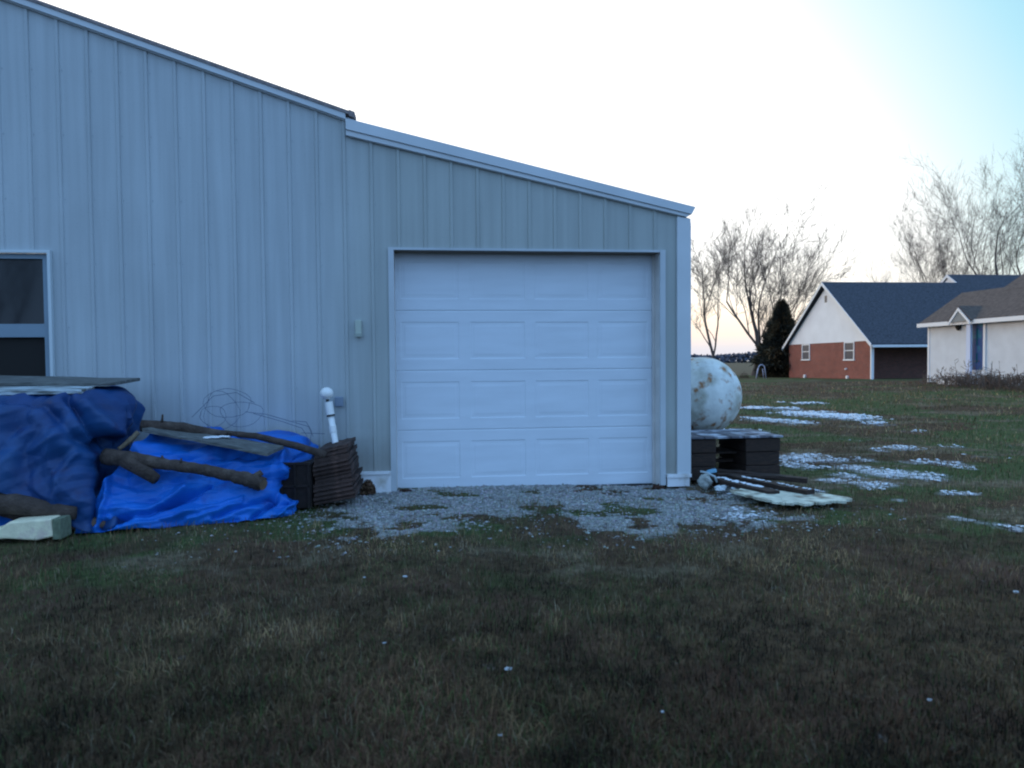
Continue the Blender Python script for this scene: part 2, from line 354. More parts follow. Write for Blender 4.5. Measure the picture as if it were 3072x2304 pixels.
# side and back walls, roof
m = MB(); m.box(2.66, 2.70, .004, 12, .05, 2.80); m.box(-16.1, -16.06, .004, 12, .05, 3.6); m.box(-16.06, 2.66, 11.96, 12, .05, 2.8); m.build('side_wall', Msid, barn)
m = MB(); hz = zmain(-8.5)
def slab(m, x0, z0, x1, z1, y0, y1, t): m.prism([(x0, z0), (x1, z1), (x1, z1+t), (x0, z0+t)], y0, y1)
slab(m, -8.5, hz+.062, -.80, zmain(-.80)+.062, -.03, 12.1, .03); slab(m, -16.4, zmain(-16.4)+.062, -8.5, hz+.062, -.03, 12.1, .03)
m.build('main_roof', Mshing, barn)
m = MB(); slab(m, -.80, 3.62, 2.70, 2.86, -.01, 12.1, .03); m.build('lean_to_roof', Mroofmet, barn)
# main rake: white-blue fascia with shingle courses peeping over it
fa = MB(); fa.prism([(-8.5, hz-.01), (-.835, zmain(-.835)-.01), (-.835, zmain(-.835)+.062), (-8.5, hz+.062)], -.055, -.004)
fa.prism([(-8.5, hz-.022), (-.835, zmain(-.835)-.022), (-.835, zmain(-.835)-.01), (-8.5, hz-.01)], -.030, -.004)
fa.prism([(-16.4, zmain(-16.4)-.01), (-8.5, hz-.01), (-8.5, hz+.062), (-16.4, zmain(-16.4)+.062)], -.055, -.004)
fo = fa.build('rake_board', Mtrim, barn)
sh = MB(); x = -8.4; i = 0
while x < -.80:
    x1 = min(x+.27*random.uniform(.8, 1.25), -.755); t = .002+.005*random.random()
    za, zb = zmain(x)+.074, zmain(x1)+.075
    sh.prism([(x, za-.026), (x1, zb-.028), (x1, zb+t), (x, za+.003)], -.066, .03); x = x1
sh.prism([(-.80, zmain(-.80)+.03), (-.745, zmain(-.745)+.035), (-.745, zmain(-.745)+.088), (-.80, zmain(-.80)+.09)], -.07, .1)
sh.build('shingle_edge', Mshing, barn)
# lean-to rake: tall two-step fascia ending in a flared gutter corner
def lt(x): return 3.71-.2267*(x+.793)
def lb(x): return 3.559-.2155*(x+.827)
f = MB(); f.prism([(-.834, lt(-.834)-.105), (2.705, lt(2.705)-.083), (2.745, lt(2.745)), (-.834, lt(-.834)+.002)], -.062, -.004)
f.box(-.834, -.76, -.004, 12, 3.58, 3.75)
f.prism([(-.834, lb(-.834)), (2.654, lb(2.654)), (2.70, lt(2.70)-.086), (-.834, lt(-.834)-.108)], -.046, -.004)
f.prism([(-.81, lb(-.81)-.006), (2.60, lb(2.60)-.006), (2.60, lb(2.60)), (-.81, lb(-.81))], -.028, -.004)
f.build('lean_to_fascia', Mtrim, barn)
g = MB(); g.prism([(2.705, lt(2.705)-.083), (2.742, lt(2.742)-.004), (2.72, lt(2.72)-.004), (2.70, lt(2.7)-.08)], -.004, 12); g.build('gutter', Mtrim, barn)
# corner trim, skirt boards, door trim
cz = lb(2.62)-.004
m = MB(); m.prism([(2.557, .103), (2.702, .103), (2.702, cz-.02), (2.557, cz+.0)], -.030, -.0005); m.box(2.702, 2.706, -.03, .12, .103, 2.75)
m.build('corner_trim', Mtrim, barn)
m = MB(); m.box(-16.1, -.4405, -.040, -.002, -.03, .18); m.box(-16.1, -.4405, -.058, -.003, .183, .208)
m.build('skirt_board', Mskirt, barn)
m = MB(); m.box(2.447, 2.69, -.036, -.002, -.03, .064); m.box(2.44, 2.705, -.052, -.003, .067, .102); m.box(2.696, 2.70, .06, 12, -.03, .06)
m.build('skirt_board', Mskirt, barn)
m = MB(); m.box(-.440, DL, -.026, -.0015, .0, DH+.025); m.box(DR, 2.432, -.026, -.0015, -.015, DH+.025); m.box(DL, DR, -.024, -.0015, DH, DH+.023)
m.build('door_trim', mat('door_trim_paint', (.46, .50, .53), .5, var=.08, vscale=3), barn)
m = MB(); m.box(DL-.02, DL-.001, .002, .22, -.03, DH); m.build('door_jamb', Mtan, barn)
m = MB(); m.box(DR+.001, DR+.02, .002, .235, -.03, DH); m.build('door_jamb', Mtan, barn)
m = MB(); m.box(DL-.02, DR+.02, .002, .24, DH+.001, DH+.03); m.build('door_head', mat('head_jamb', (.16, .13, .10), .8), barn)
m = MB(); m.box(2.352, DR, .165, .19, -.03, DH); m.build('door_stop', Mtan, barn)
# overhead sectional door: four sections, each with four raised panels
door = MB(); z0d, z1d, x0d, x1d = -.032, 2.47, -.415, 2.375; SH = (z1d-.0-z0d)/4
def gridrect(m, xs, zs, yf):     # grid of quads, yf(i,j) -> y at node
    vs = [(x, yf(i, j), z) for j, z in enumerate(zs) for i, x in enumerate(xs)]; n = len(xs)
    m.add(vs, [(j*n+i, j*n+i+1, (j+1)*n+i+1, (j+1)*n+i) for j in range(len(zs)-1) for i in range(n-1)])
dp = empty('overhead_garage_door', ((x0d+x1d)/2, .2, 0), 'closed white overhead garage door with four rows of raised panels', 'garage door')
pans = [(-.335, .27), (.385, .97), (1.075, 1.655), (1.755, 2.31)]
for s_ in range(4):
    zb = z0d+SH*s_; zt_ = zb+SH; m = MB(); y = .2
    xs = [x0d]; lv = [0]
    for a, b_ in pans: xs += [a, a+.008, a+.03, a+.05, b_-.05, b_-.03, b_-.008, b_]
    xs.append(x1d)
    pz0, pz1 = zb+.12, zt_-.115
    zs = [zb+.0015, zb+.012, pz0, pz0+.010, pz0+.030, pz0+.055, pz1-.055, pz1-.030, pz1-.010, pz1, zt_-.012, zt_-.0005]
    def dep(i, n_):
        return [0, 1, 1, .45, .45, 1, 1, 0]
    def yf(i, j):
        base = .2 + (.003 if j in (0, len(zs)-1) else 0)
        if 1 <= i <= len(xs)-2 and 2 <= j <= 9:
            a = dep(0, 0)[(i-1) % 8]; c_ = dep(0, 0)[j-2]
            if a == 0 or c_ == 0: return base
            if a == 1 or c_ == 1: return base+.0045
            return base+.002
        return base
    gridrect(m, xs, zs, yf)
    m.box(x0d, x1d, .2075, .25, zb+.0005, zt_-.0005)
    m.build('door_section', Mdoor, dp)
m = MB(); m.box(x0d+.01, x1d-.01, .205, .24, z0d-.02, z0d+.003); m.build('bottom_seal', Mrub, dp)
m = MB(); m.box(x0d, x1d, .3, .34, -.1, 2.6); m.build('inner_lining', Mdark, barn)
# window
x0, x1, za, zb = WIN
win = empty('window', ((x0+x1)/2, 0, za), None, None); win.parent = barn
m = MB(); m.box(x1, x1+.028, -.042, -.001, za-.0, zb+.028); m.box(x0-.028, x1, -.042, -.001, zb, zb+.028); m.box(x0-.028, x0, -.042, -.001, za, zb); m.build('window_trim', mat('window_trim', (.56, .62, .64), .4), win)
m = MB(); m.box(x1-.062, x1, .004, .06, za, zb); m.box(x0, x1-.062, .004, .06, 2.325, zb); m.box(x0, x1-.062, .008, .06, 1.578, 1.705); m.box(x0, x1-.062, .004, .06, za, 1.04); m.box(x0, x0+.06, .004, .06, 1.04, 2.325); m.box(-4.55, -4.48, .006, .06, 1.04, 1.578); m.box(-4.55, -4.48, .006, .06, 1.705, 2.325)
m.build('window_frame', Mwinfr, win)
m = MB(); m.box(x0+.06, x1-.062, .045, .052, 1.705, 2.325); m.build('pane', Mglass, win)
m = MB(); m.box(x0+.06, x1-.062, .045, .052, 1.04, 1.578); m.build('screen', Mscreen, win)
# outlet box on the wall
m = MB(); m.box(-.772, -.712, -.05, -.003, 1.575, 1.735); o = m.build('outlet_box', mat('outlet_grey', (.42, .47, .40), .5, var=.05), None, bevel=.006)
tag(o, 'small pale grey outlet box mounted on the ribbed barn wall', 'outlet box')
m = MB(); m.box(-.778, -.706, -.058, -.046, 1.568, 1.60); m.build('cover_lip', mat('outlet_lip', (.30, .34, .30), .5), o)

# ------------------------------------------------------------ leaning white pipe with round cap
Mpvc = mat('white_pvc', (.80, .80, .78), .4, var=.06, vscale=8)
a, b_ = Vector((-1.016, -.235, .93)), Vector((-.885, -.30, .10))
pp = empty('vent_pipe', (b_.x, b_.y, .1), 'white plastic pipe with a round cap leaning on the barn wall', 'pipe')
d = (b_-a).normalized()
m = MB(); m.tube([a+d*.10, b_], .030, 16); m.build('pipe', Mpvc, pp, smooth=True)
m = MB(); m.tube([a-d*.0, a+d*.13], .038, 16); m.build('coupling', Mpvc, pp, smooth=False)
m = MB(); m.tube([a+d*.235, a+d*.30], .0335, 16); m.build('coupling', Mpvc, pp, smooth=False)
m = MB(); m.ball(a-d*.085+Vector((-.004, 0, 0)), .064, 24, 16, (1, .95, .92)); m.build('cap', Mpvc, pp, smooth=True)
m = MB(); m.tube([a+d*.125, a+d*.142], .040, 16); m.build('clamp', Mrub, pp)
m = MB(); m.tube([a+Vector((-.03, .12, .03)), b_+Vector((-.05, .12, 0))], .016, 8); m.build('pipe_shadow', mat('pipe_shadow', (.02, .02, .02), .5), pp, smooth=True)  # dark tube added as the pipe's shadow on its left
m = MB(); m.box(-.985, -.90, -.05, -.022, .87, .97); o = m.build('wall_box', mat('blue_grey_box', (.20, .25, .32), .6), None, bevel=.01)  # box for a faint bluish mark on the wall
tag(o, 'small dark blue-grey box on the wall behind the white pipe', 'box')

# ------------------------------------------------------------ tarps
def tarp(name, levels, folds, m, label, nu=300, nv=150, amp=.03, hem=None):
    # levels: (v, z, plan path); the sheet runs through these paths from the hem up
    q = np.linspace(0, 1, nu); vs = np.array([l[0] for l in levels]); K = len(levels)
    PX, PY, PZ = [], [], []
    for v_, z_, P in levels:
        P = np.array(P, float); sg = np.r_[0, np.cumsum(np.hypot(*np.diff(P[:, :2], axis=0).T))]; sg /= sg[-1]
        xx = np.interp(q, sg, P[:, 0]); yy = np.interp(q, sg, P[:, 1]); zz = np.interp(q, sg, P[:, 2]) if P.shape[1] > 2 else np.full(nu, z_)
        k = max(5, nu//14)|1; ker = np.hanning(k+2)[1:-1]; ker /= ker.sum(); f = lambda a: np.convolve(np.pad(a, k//2, mode='edge'), ker, 'valid')
        PX.append(f(xx)); PY.append(f(yy)); PZ.append(f(zz))
    if hem is not None: PZ[0] = hem(PX[0])
    PX, PY, PZ = map(np.array, (PX, PY, PZ)); vv = np.linspace(0, 1, nv)
    def interp(A):      # smooth (Catmull-Rom) along v
        out = np.empty((nv, nu))
        for i_, v_ in enumerate(vv):
            k = min(max(np.searchsorted(vs, v_, side='right')-1, 0), K-2); t = (v_-vs[k])/(vs[k+1]-vs[k])
            a, b_, c_, d_ = A[max(k-1, 0)], A[k], A[k+1], A[min(k+2, K-1)]
            out[i_] = .5*((2*b_)+(-a+c_)*t+(2*a-5*b_+4*c_-d_)*t*t+(-a+3*b_-3*c_+d_)*t**3)
        return out
    Xs, Ys, Zs = interp(PX), interp(PY), interp(PZ)
    def normals():
        P = np.stack([Xs, Ys, Zs], -1); du = np.gradient(P, axis=1); dv = np.gradient(P, axis=0); n_ = np.cross(du, dv); n_ /= np.linalg.norm(n_, axis=-1, keepdims=True)+1e-9; return n_
    n_ = normals(); cx_ = np.minimum(Xs, Xs.max()-.7); sg_ = n_[..., 0]*(Xs-cx_)+n_[..., 1]*(Ys+.35)+n_[..., 2]*(Zs-.2); n_ = n_*np.where(sg_ < 0, -1, 1)[..., None]
    d = folds(Xs, Ys, Zs, q[None, :]+0*Xs, vv[:, None]+0*Xs)*amp
    Xs, Ys, Zs = Xs+n_[..., 0]*d, Ys+n_[..., 1]*d, Zs+n_[..., 2]*d
    P = np.stack([Xs, Ys, Zs], -1).reshape(-1, 3)
    P[:, 2] = np.maximum(P[:, 2], ground_z(P[:, 0], P[:, 1])+.006+.01*rng.random(len(P))*0); P[:, 1] = np.minimum(P[:, 1], -.03)
    I = np.arange(nu*nv).reshape(nv, nu); F = np.stack([I[:-1,:-1], I[:-1,1:], I[1:,1:], I[1:,:-1]], -1).reshape(-1)
    o = bigmesh(name, P, F, 4, m, smooth=True)
    sm = o.modifiers.new('thick', 'SOLIDIFY'); sm.thickness = .003; sm.offset = 0
    tag(o, label, 'tarp'); return o
def ridge(x, p=3): return (1-np.abs((x % 1)*2-1))**p
def crz(X, Z, pts, yp, w, s_, taper=True):   # a fold line through surveyed points on the sheet
    P = [atY(a, b_, yp) for a, b_ in pts]; out = 0*X
    for a, b_ in zip(P[:-1], P[1:]):
        dx, dz = b_.x-a.x, b_.z-a.z; t = np.clip(((X-a.x)*dx+(Z-a.z)*dz)/(dx*dx+dz*dz+1e-9), 0, 1)
        dd_ = np.hypot(X-(a.x+t*dx), Z-(a.z+t*dz)); out = np.maximum(out, np.exp(-(dd_/w)**2))
    return out*s_
def tarpmat(name, c1, c2, c3):
    m = mat(name, c1, .5, var=.12, vscale=5, col2=c2, fac2=(.42, .7), s2=2.2, bump=.18, bscale=120, spec=.35, col3=c3, fac3=(.58, .8), s3=6.)
    return m
Mt1 = tarpmat('faded_navy_tarp', (.008, .042, .15), (.010, .068, .20), (.016, .020, .08))
Mt2 = tarpmat('bright_blue_tarp', (.006, .12, .50), (.008, .16, .58), (.010, .06, .32))
def wrinkle(X, Z, sc, sh, seed):
    a = X*sc+Z*sh; r_ = ridge(a+1.3*fbm(X*2+seed, Z*3+seed, 3), 1); return r_**4*1.4-.28
def tri(x): return 1-np.abs((x % 1)*2-1)*2
def crumple(U, Z, dirs, seed):       # creased sheet: folded planes meeting in sharp edges
    out = 0*U
    for k, (ang, wl, a) in enumerate(dirs):
        ph = seed*1.7+k*2.3; w = .22*(fbm(U*1.6+ph, Z*1.6-ph, 3)-.5)
        t = (U*math.cos(R(ang))+Z*math.sin(R(ang))+w*2.2*wl/.3)/wl+ph
        loc = sst(.36, .62, fbm(U*2.1-ph*3, Z*2.3+ph, 2)); out = out + a*tri(t)*(.25+.9*loc)
    return out
def f1(X, Y, Z, q, v):
    U = X-Y*.8
    d = (fbm(U*2.2, Z*1.7+4, 2)-.5)*3.4 + crumple(U, Z, [(20, .42, 1.1), (-35, .33, .85), (65, .30, .55), (-8, .17, .40), (40, .13, .26), (-60, .11, .20), (12, .07, .10)], 3) + (fbm(U*40, Z*40, 2)-.5)*.06
    fr = (Y < -.9)
    d = d + fr*(crz(X, Z, [(214, 1150), (212, 1080), (206, 1000), (200, 965)], -1.42, .040, -5.5) + crz(X, Z, [(232, 1140), (232, 1050), (226, 990)], -1.4, .032, 2.4)
        + crz(X, Z, [(203, 968), (172, 925), (140, 880), (120, 862)], -1.38, .022, -3.0) + crz(X, Z, [(215, 955), (185, 905), (160, 872)], -1.35, .035, 1.8)
        + crz(X, Z, [(195, 972), (150, 945), (112, 905), (80, 875), (40, 862), (0, 866)], -1.38, .032, -1.8) + crz(X, Z, [(185, 990), (120, 960), (60, 900)], -1.4, .06, 1.6)
        + crz(X, Z, [(262, 835), (256, 900), (246, 960)], -1.1, .02, -1.6) + crz(X, Z, [(118, 1090), (126, 1020), (150, 985)], -1.45, .03, 1.1) + crz(X, Z, [(60, 1060), (40, 980), (70, 930)], -1.45, .04, -1.0))
    return d
def hem1(X): return .02+.40*(1-sst(-3.45, -2.62, X))-.02*np.sin(X*9)
t1 = tarp('navy_tarp', [
    (0, .02, [(-6.6, -1.53), (-3.6, -1.55), (-2.9, -1.50), (-2.55, -1.40), (-2.42, -1.2), (-2.50, -.8), (-2.55, -.05)]),
    (.38, .46, [(-6.6, -1.50), (-3.2, -1.52), (-2.80, -1.45), (-2.66, -1.22), (-2.66, -.9), (-2.72, -.5), (-2.95, -.05)]),
    (.68, .86, [(-6.6, -1.36), (-3.2, -1.38), (-2.80, -1.28), (-2.62, -1.02), (-2.56, -.80), (-2.68, -.5), (-2.90, -.05)]),
    (.86, 1.07, [(-6.6, -1.20), (-3.3, -1.22), (-2.86, -1.12), (-2.72, -.94), (-2.68, -.72), (-2.78, -.5), (-3.0, -.05)]),
    (1, 1.10, [(-6.6, -.55), (-3.4, -.55), (-3.1, -.55), (-3.0, -.52), (-2.95, -.48), (-2.95, -.4), (-3.1, -.05)])],
    f1, Mt1, 'faded navy blue tarp draped over the tall pile below the window', nu=460, nv=200, amp=.027, hem=hem1)
def f2(X, Y, Z, q, v):
    U = X-Y*.5
    d = (fbm(U*3, Z*3+7, 2)-.5)*2.6 + crumple(U, Z*1.3, [(62, .30, 1.2), (80, .20, .8), (35, .34, .8), (110, .16, .5), (70, .10, .40), (20, .13, .30), (95, .07, .16)], 8) + (fbm(U*45, Z*45, 2)-.5)*.06
    fr = (Y < -.6)*1.
    for pts, w, a in (([(252, 1122), (330, 1100), (400, 1075), (450, 1052)], .024, -3.4), ([(270, 1130), (360, 1112), (440, 1095), (520, 1080)], .02, 1.6), ([(300, 1115), (350, 1085), (400, 1060)], .03, 2.0),
                      ([(470, 1110), (530, 1092), (590, 1075)], .018, -2.4), ([(420, 1112), (470, 1100), (520, 1088)], .018, 1.5), ([(548, 1118), (575, 1100), (592, 1080)], .02, -2.6), ([(600, 1115), (618, 1098), (640, 1088)], .018, 2.0),
                      ([(243, 1120), (250, 1070), (240, 1030)], .022, 2.2), ([(262, 1105), (285, 1120)], .02, 2.), ([(600, 1045), (590, 1000), (588, 985)], .03, 1.6), ([(612, 1030), (622, 1000), (618, 980)], .018, -2.2), ([(470, 990), (530, 1000), (560, 992)], .03, -1.4),
                      ([(330, 1135), (420, 1125), (520, 1118)], .018, -1.6)):
        d = d + fr*crz(X, Z, pts, -1.12, w, a)
    return d
t2 = tarp('bright_blue_tarp', [
    (0, 0, [(-2.80, -1.44, 0), (-2.25, -1.36, 0), (-1.7, -1.25, 0), (-1.24, -1.06, .0), (-1.16, -.98, .0), (-1.30, -.75, .0), (-1.42, -.3, 0)]),
    (.14, .09, [(-2.75, -1.40, .10), (-2.2, -1.30, .10), (-1.7, -1.18, .10), (-1.28, -1.04, .10), (-1.16, -.98, .13), (-1.32, -.75, .1), (-1.42, -.3, .1)]),
    (.34, .22, [(-2.70, -1.30, .24), (-2.2, -1.22, .24), (-1.7, -1.08, .22), (-1.42, -1.0, .21), (-1.36, -.9, .22), (-1.38, -.7, .22), (-1.40, -.3, .22)]),
    (.60, .40, [(-2.62, -1.14, .44), (-2.2, -1.06, .42), (-1.7, -.95, .38), (-1.34, -.88, .36), (-1.24, -.78, .38), (-1.22, -.6, .38), (-1.2, -.2, .38)]),
    (.80, .52, [(-2.5, -.98, .64), (-2.2, -.92, .59), (-1.7, -.82, .50), (-1.38, -.76, .47), (-1.24, -.68, .47), (-1.20, -.5, .47), (-1.16, -.15, .44)]),
    (.92, .62, [(-2.45, -.6, .74), (-2.2, -.58, .69), (-1.7, -.50, .61), (-1.4, -.44, .58), (-1.28, -.38, .56), (-1.22, -.3, .52), (-1.14, -.12, .46)]),
    (1, .6, [(-2.45, -.1, .62), (-2.2, -.1, .62), (-1.75, -.08, .64), (-1.5, -.06, .62), (-1.35, -.05, .58), (-1.25, -.05, .52), (-1.15, -.05, .46)])],
    f2, Mt2, 'bright blue crumpled tarp over the low pile under the logs', nu=420, nv=220, amp=.026)
t3 = tarp('tarp_corner', [(0, 0, [(-3.9, -1.40), (-3.4, -1.42), (-3.25, -1.38), (-3.18, -1.30)]), (.5, .1, [(-3.9, -1.36), (-3.4, -1.36), (-3.3, -1.32), (-3.22, -1.25)]), (1, .17, [(-3.9, -1.2), (-3.5, -1.2), (-3.4, -1.2), (-3.33, -1.18)])],
    f2, Mt2, 'scrap of blue tarp on the ground behind the pale block', nu=80, nv=40, amp=.012)
# dark filling of the piles: blackness under the hem put into its colour
Mbark = mat('bark', (.062, .043, .034), .95, var=.35, vscale=14, bump=1., bscale=55, col2=(.10, .075, .06), fac2=(.5, .7), s2=9, stretch=(1, 1, 1))
Mcut = mat('cut_wood', (.15, .10, .06), .85, var=.2, vscale=20)
def log(name, pts, rad, label, group=None, n=14, m=Mbark, knots=()):
    mb = MB(); P = []; RD = []
    pts = [Vector(p) for p in pts]
    for i in range(len(pts)-1):
        k = 6
        for j in range(k):
            t = j/k; P.append(pts[i].lerp(pts[i+1], t)); RD.append(rad[i]*(1-t)+rad[i+1]*t)
    P.append(pts[-1]); RD.append(rad[-1])
    P = [p+Vector((random.uniform(-1, 1), random.uniform(-1, 1), random.uniform(-1, 1)))*RD[0]*.07 for p in P]
    mb.tube(P, RD, n, True, .07)
    for (a, b_, r1, r2) in knots: mb.tube([a, Vector(a).lerp(Vector(b_), .5), b_], [r1, (r1+r2)/2, r2], 9, True, .08)
    o = mb.build(name, m, None, smooth=True); tag(o, label, 'log' if 'log' in name or 'branch' in name else 'wood', group); return o
Lg = 'logs lying on the blue tarps'
log('log', [(-2.53, -.78, .775), (-2.2, -.74, .745), (-1.85, -.70, .675)], [.052, .048, .030], 'short thick log lying on the pile behind the grey plank', Lg, knots=[((-2.36, -.78, .80), (-2.35, -.79, .87), .012, .008)])
log('log', [(-2.0, -.66, .70), (-1.6, -.66, .655), (-1.25, -.70, .565), (-.97, -.74, .475)], [.022, .028, .032, .036], 'long thin log reaching from the plank to the rusty sheets', Lg)
def A(px, py, y): return tuple(atY(px, py, y))
o = log('branch', [A(228, 986, -1.12), A(290, 992, -1.22), A(350, 1002, -1.20), A(430, 1013, -1.17), A(500, 1027, -1.13), A(535, 1036, -1.11), A(566, 1046, -1.09)], [.068, .062, .047, .045, .050, .060, .062], 'heavy forked dark branch lying across the bright blue tarp', None, n=16,
     knots=[(A(270, 990, -1.22), A(338, 1036, -1.27), .072, .044), (A(352, 995, -1.2), A(350, 984, -1.2), .016, .008), (A(390, 1000, -1.2), A(392, 990, -1.2), .014, .006), (A(545, 1035, -1.1), A(566, 1020, -1.08), .035, .024)])
m = MB(); m.tube([A(565, 1046, -1.10), A(570, 1048, -1.11)], .045, 12); m.build('cut_end', Mcut, o)
log('stick', [(-2.62, -1.02, .60), (-2.55, -1.0, .66), (-2.49, -.95, .735)], [.018, .022, .02], 'short pale broken stick between the two tarps', None, m=mat('pale_stick', (.17, .13, .085), .9, var=.3, vscale=30))
log('log', [(-6.3, -1.42, .36), (-4.6, -1.44, .34), (-3.3, -1.48, .275), (-2.76, -1.46, .16)], [.09, .09, .085, .05], 'long dark log under the raised hem of the navy tarp', 'logs in the tall pile', n=14)
log('log', [(-6.2, -1.25, .13), (-4.4, -1.22, .12), (-2.85, -1.25, .10)], [.08, .09, .075], 'dark log at the bottom of the tall pile behind the pale block', 'logs in the tall pile', n=12)
m = MB(); m.box(-6.3, -2.95, -1.2, -.3, .0, .92); o = m.build('dark_heap_fill', Mdark, None, bevel=.05); tag(o, 'heap under the navy tarp, coloured dark for the blackness below its hem', 'heap')
log('log', [(-2.86, -1.43, .055), (-2.70, -1.36, .06), (-2.5, -1.28, .04)], [.04, .045, .03], 'small brown log end poking out beside the pale block', None, m=mat('brown_log', (.13, .09, .07), .9, var=.3, vscale=20, bump=.4))
# weathered planks
Mplank = mat('weathered_plank', (.10, .105, .10), .85, var=.45, vscale=9, bump=.5, bscale=30, stretch=(1, 7, 7), col2=(.16, .17, .16), fac2=(.5, .62), s2=5)
Mplankf = mat('frosted_plank', (.13, .14, .13), .8, var=.4, vscale=9, bump=.5, bscale=30, stretch=(1, 7, 7), col2=(.45, .52, .55), fac2=(.42, .55), s2=3.5)
def plank(name, c4, t, m, label, group=None, cat='plank', par=None):
    c4 = [Vector(c) for c in c4]; mb = MB(); nseg = 10; rings = []
    for i in range(nseg+1):
        s_ = i/nseg; a = c4[0].lerp(c4[1], s_); b_ = c4[3].lerp(c4[2], s_); w = Vector((0, 0, random.uniform(-1, 1)*t*.12))
        rings.append([a+w-Vector((0, 0, t)), b_+w-Vector((0, 0, t)), b_+w, a+w])
    vs = [p for r_ in rings for p in r_]; fs = []
    for i in range(nseg):
        for k in range(4): fs.append((i*4+k, i*4+(k+1) % 4, (i+1)*4+(k+1) % 4, (i+1)*4+k))
    fs += [(3, 2, 1, 0), (nseg*4, nseg*4+1, nseg*4+2, nseg*4+3)]
    mb.add(vs, fs); o = mb.build(name, m, par, bevel=.004); fixn(o)
    if par is None: tag(o, label, cat, group)
    return o
plank('plank', [(-5.9, -.95, 1.19), (-2.66, -.98, 1.158), (-2.64, -.50, 1.185), (-5.9, -.38, 1.28)], .028, Mplank, 'wide dark weathered board on top of the navy tarp, nearer the wall', 'boards on the tall pile')
plank('plank', [(-5.9, -1.22, 1.115), (-2.84, -1.16, 1.105), (-2.82, -.97, 1.13), (-5.9, -.97, 1.165)], .035, Mplankf, 'frosty front board along the edge of the navy tarp', 'boards on the tall pile')
plank('plank', [(-2.47, -.93, .765), (-1.42, -1.02, .545), (-1.34, -.74, .575), (-2.42, -.72, .76)], .03, Mplank, 'grey weathered plank sloping over the bright blue tarp')
sm = MB(); 
for i in range(26): sm.ball((-1.95+random.gauss(0, .06), -.83+random.gauss(0, .03), .668-(.0)), .028, 7, 5, (1.3, .9, .28), .2)
Msnow = mat('snow', (.76, .78, .82), .7, var=.08, vscale=20, bump=.3, bscale=80, spec=.3)
tag(sm.build('snow_on_plank', Msnow, None, smooth=True), 'little patch of snow on the grey sloping plank', 'snow')
# pale block at the left
m = MB(); P = [(-3.33, .02), (-3.30, .085), (-3.20, .105), (-3.13, .150), (-2.84, .165), (-2.825, .03), (-2.95, .005), (-3.15, .025)]
m.prism(P, -1.66, -1.48); o = m.build('foam_block', mat('yellowed_foam', (.74, .68, .47), .8, var=.12, vscale=12, bump=.2, bscale=60, col2=(.62, .50, .40), fac2=(.55, .7), s2=8), None, bevel=.014); fixn(o)
tag(o, 'pale yellowish block with tapered end on the grass beside the navy tarp', 'block')
m = MB(); m.box(-2.83, -2.775, -1.655, -1.5, .01, .16); m.build('mossy_end', mat('mossy_end', (.14, .17, .11), .9, var=.3, vscale=20), o)
# stack of rusty corrugated sheets
Mrust = mat('rusty_metal', (.040, .022, .017), .9, var=.3, vscale=16, bump=.5, bscale=60, col2=(.095, .05, .038), fac2=(.5, .64), s2=7)
for i in range(13):
    z = .035+i*.0375; m = MB(); yv = -.66-.02*math.sin(i*.9)
    xl = -1.08+random.uniform(-.012, .012); xr = -.70-.0065*i+random.uniform(-.026, .026)
    prof = []; k = 7
    for j in range(k+1):
        prof.append((xl+(xr-xl)*j/k, z+.062*(j/k)-.01+(.003 if j % 2 else -.002)+random.uniform(-.002, .002)))
    poly = prof+[(x, zz+.0365) for x, zz in prof[::-1]]
    m.prism(poly, yv-.10+random.uniform(-.012, .012), -.12)
    # rolled lip
    m.tube([(xl, yv-.102, z+.004), (xr, yv-.102, z+.064)], .011, 7)
    o = m.build('corrugated_sheet', Mrust, None); fixn(o)
    tag(o, 'rusty corrugated metal sheet in the stack beside the white pipe', 'metal sheet', 'stack of rusty corrugated sheets')
    o['label'] = ('second', 'second', 'third', 'fourth', 'fifth', 'sixth', 'seventh', 'eighth', 'ninth', 'tenth', 'eleventh', 'twelfth', 'last')[i] + ' rusty corrugated sheet up from the ground in the stack beside the white pipe'
    if i == 12: o['label'] = 'topmost rusty corrugated sheet of the stack beside the white pipe'
    if i == 0: o['label'] = 'lowest rusty corrugated sheet, bottom of the stack by the pipe'
cg = MB()
for x in (-1.36, -1.24, -1.12): cg.box(x-.010, x+.010, -.80, -.785, .0, .42)
cg.box(-1.37, -1.10, -.802, -.783, .405, .425); cg.box(-1.37, -1.10, -.80, -.785, .20, .218); cg.box(-1.365, -1.10, -.78, -.35, .01, .40)
o = cg.build('rusty_crate', mat('black_rust', (.016, .010, .009), .95, var=.4, vscale=20), None, bevel=.003); tag(o, 'nearly black rusty metal crate between the bright tarp and the corrugated sheets', 'crate')
def leafpile(name, c, r, h, nlf, cols, label, seed):
    q = np.random.default_rng(seed); ang = q.random(nlf)*6.283; rr = np.sqrt(q.random(nlf)); ctr = np.stack([c[0]+r*rr*np.cos(ang), c[1]+r*rr*np.sin(ang)*.7, c[2]+h*q.random(nlf)*(1-rr**2*.8)], -1)
    a = q.normal(size=(nlf, 3)); a /= np.linalg.norm(a, axis=1)[:, None]; b_ = np.cross(a, q.normal(size=(nlf, 3))); b_ /= np.linalg.norm(b_, axis=1)[:, None]
    s_ = (.012+.016*q.random(nlf))[:, None]
    V = np.stack([ctr-a*s_, ctr-b_*s_*.6, ctr+a*s_, ctr+b_*s_*.6], 1).reshape(-1, 3)
    col = np.array(cols)[q.integers(0, len(cols), nlf)]*(.7+.6*q.random(nlf))[:, None]
    o = bigmesh(name, V, np.arange(nlf*4), 4, Mattr, np.repeat(col, 4, 0)); tag(o, label, kind='stuff'); return o
Mattr = attrmat('scatter_colours')
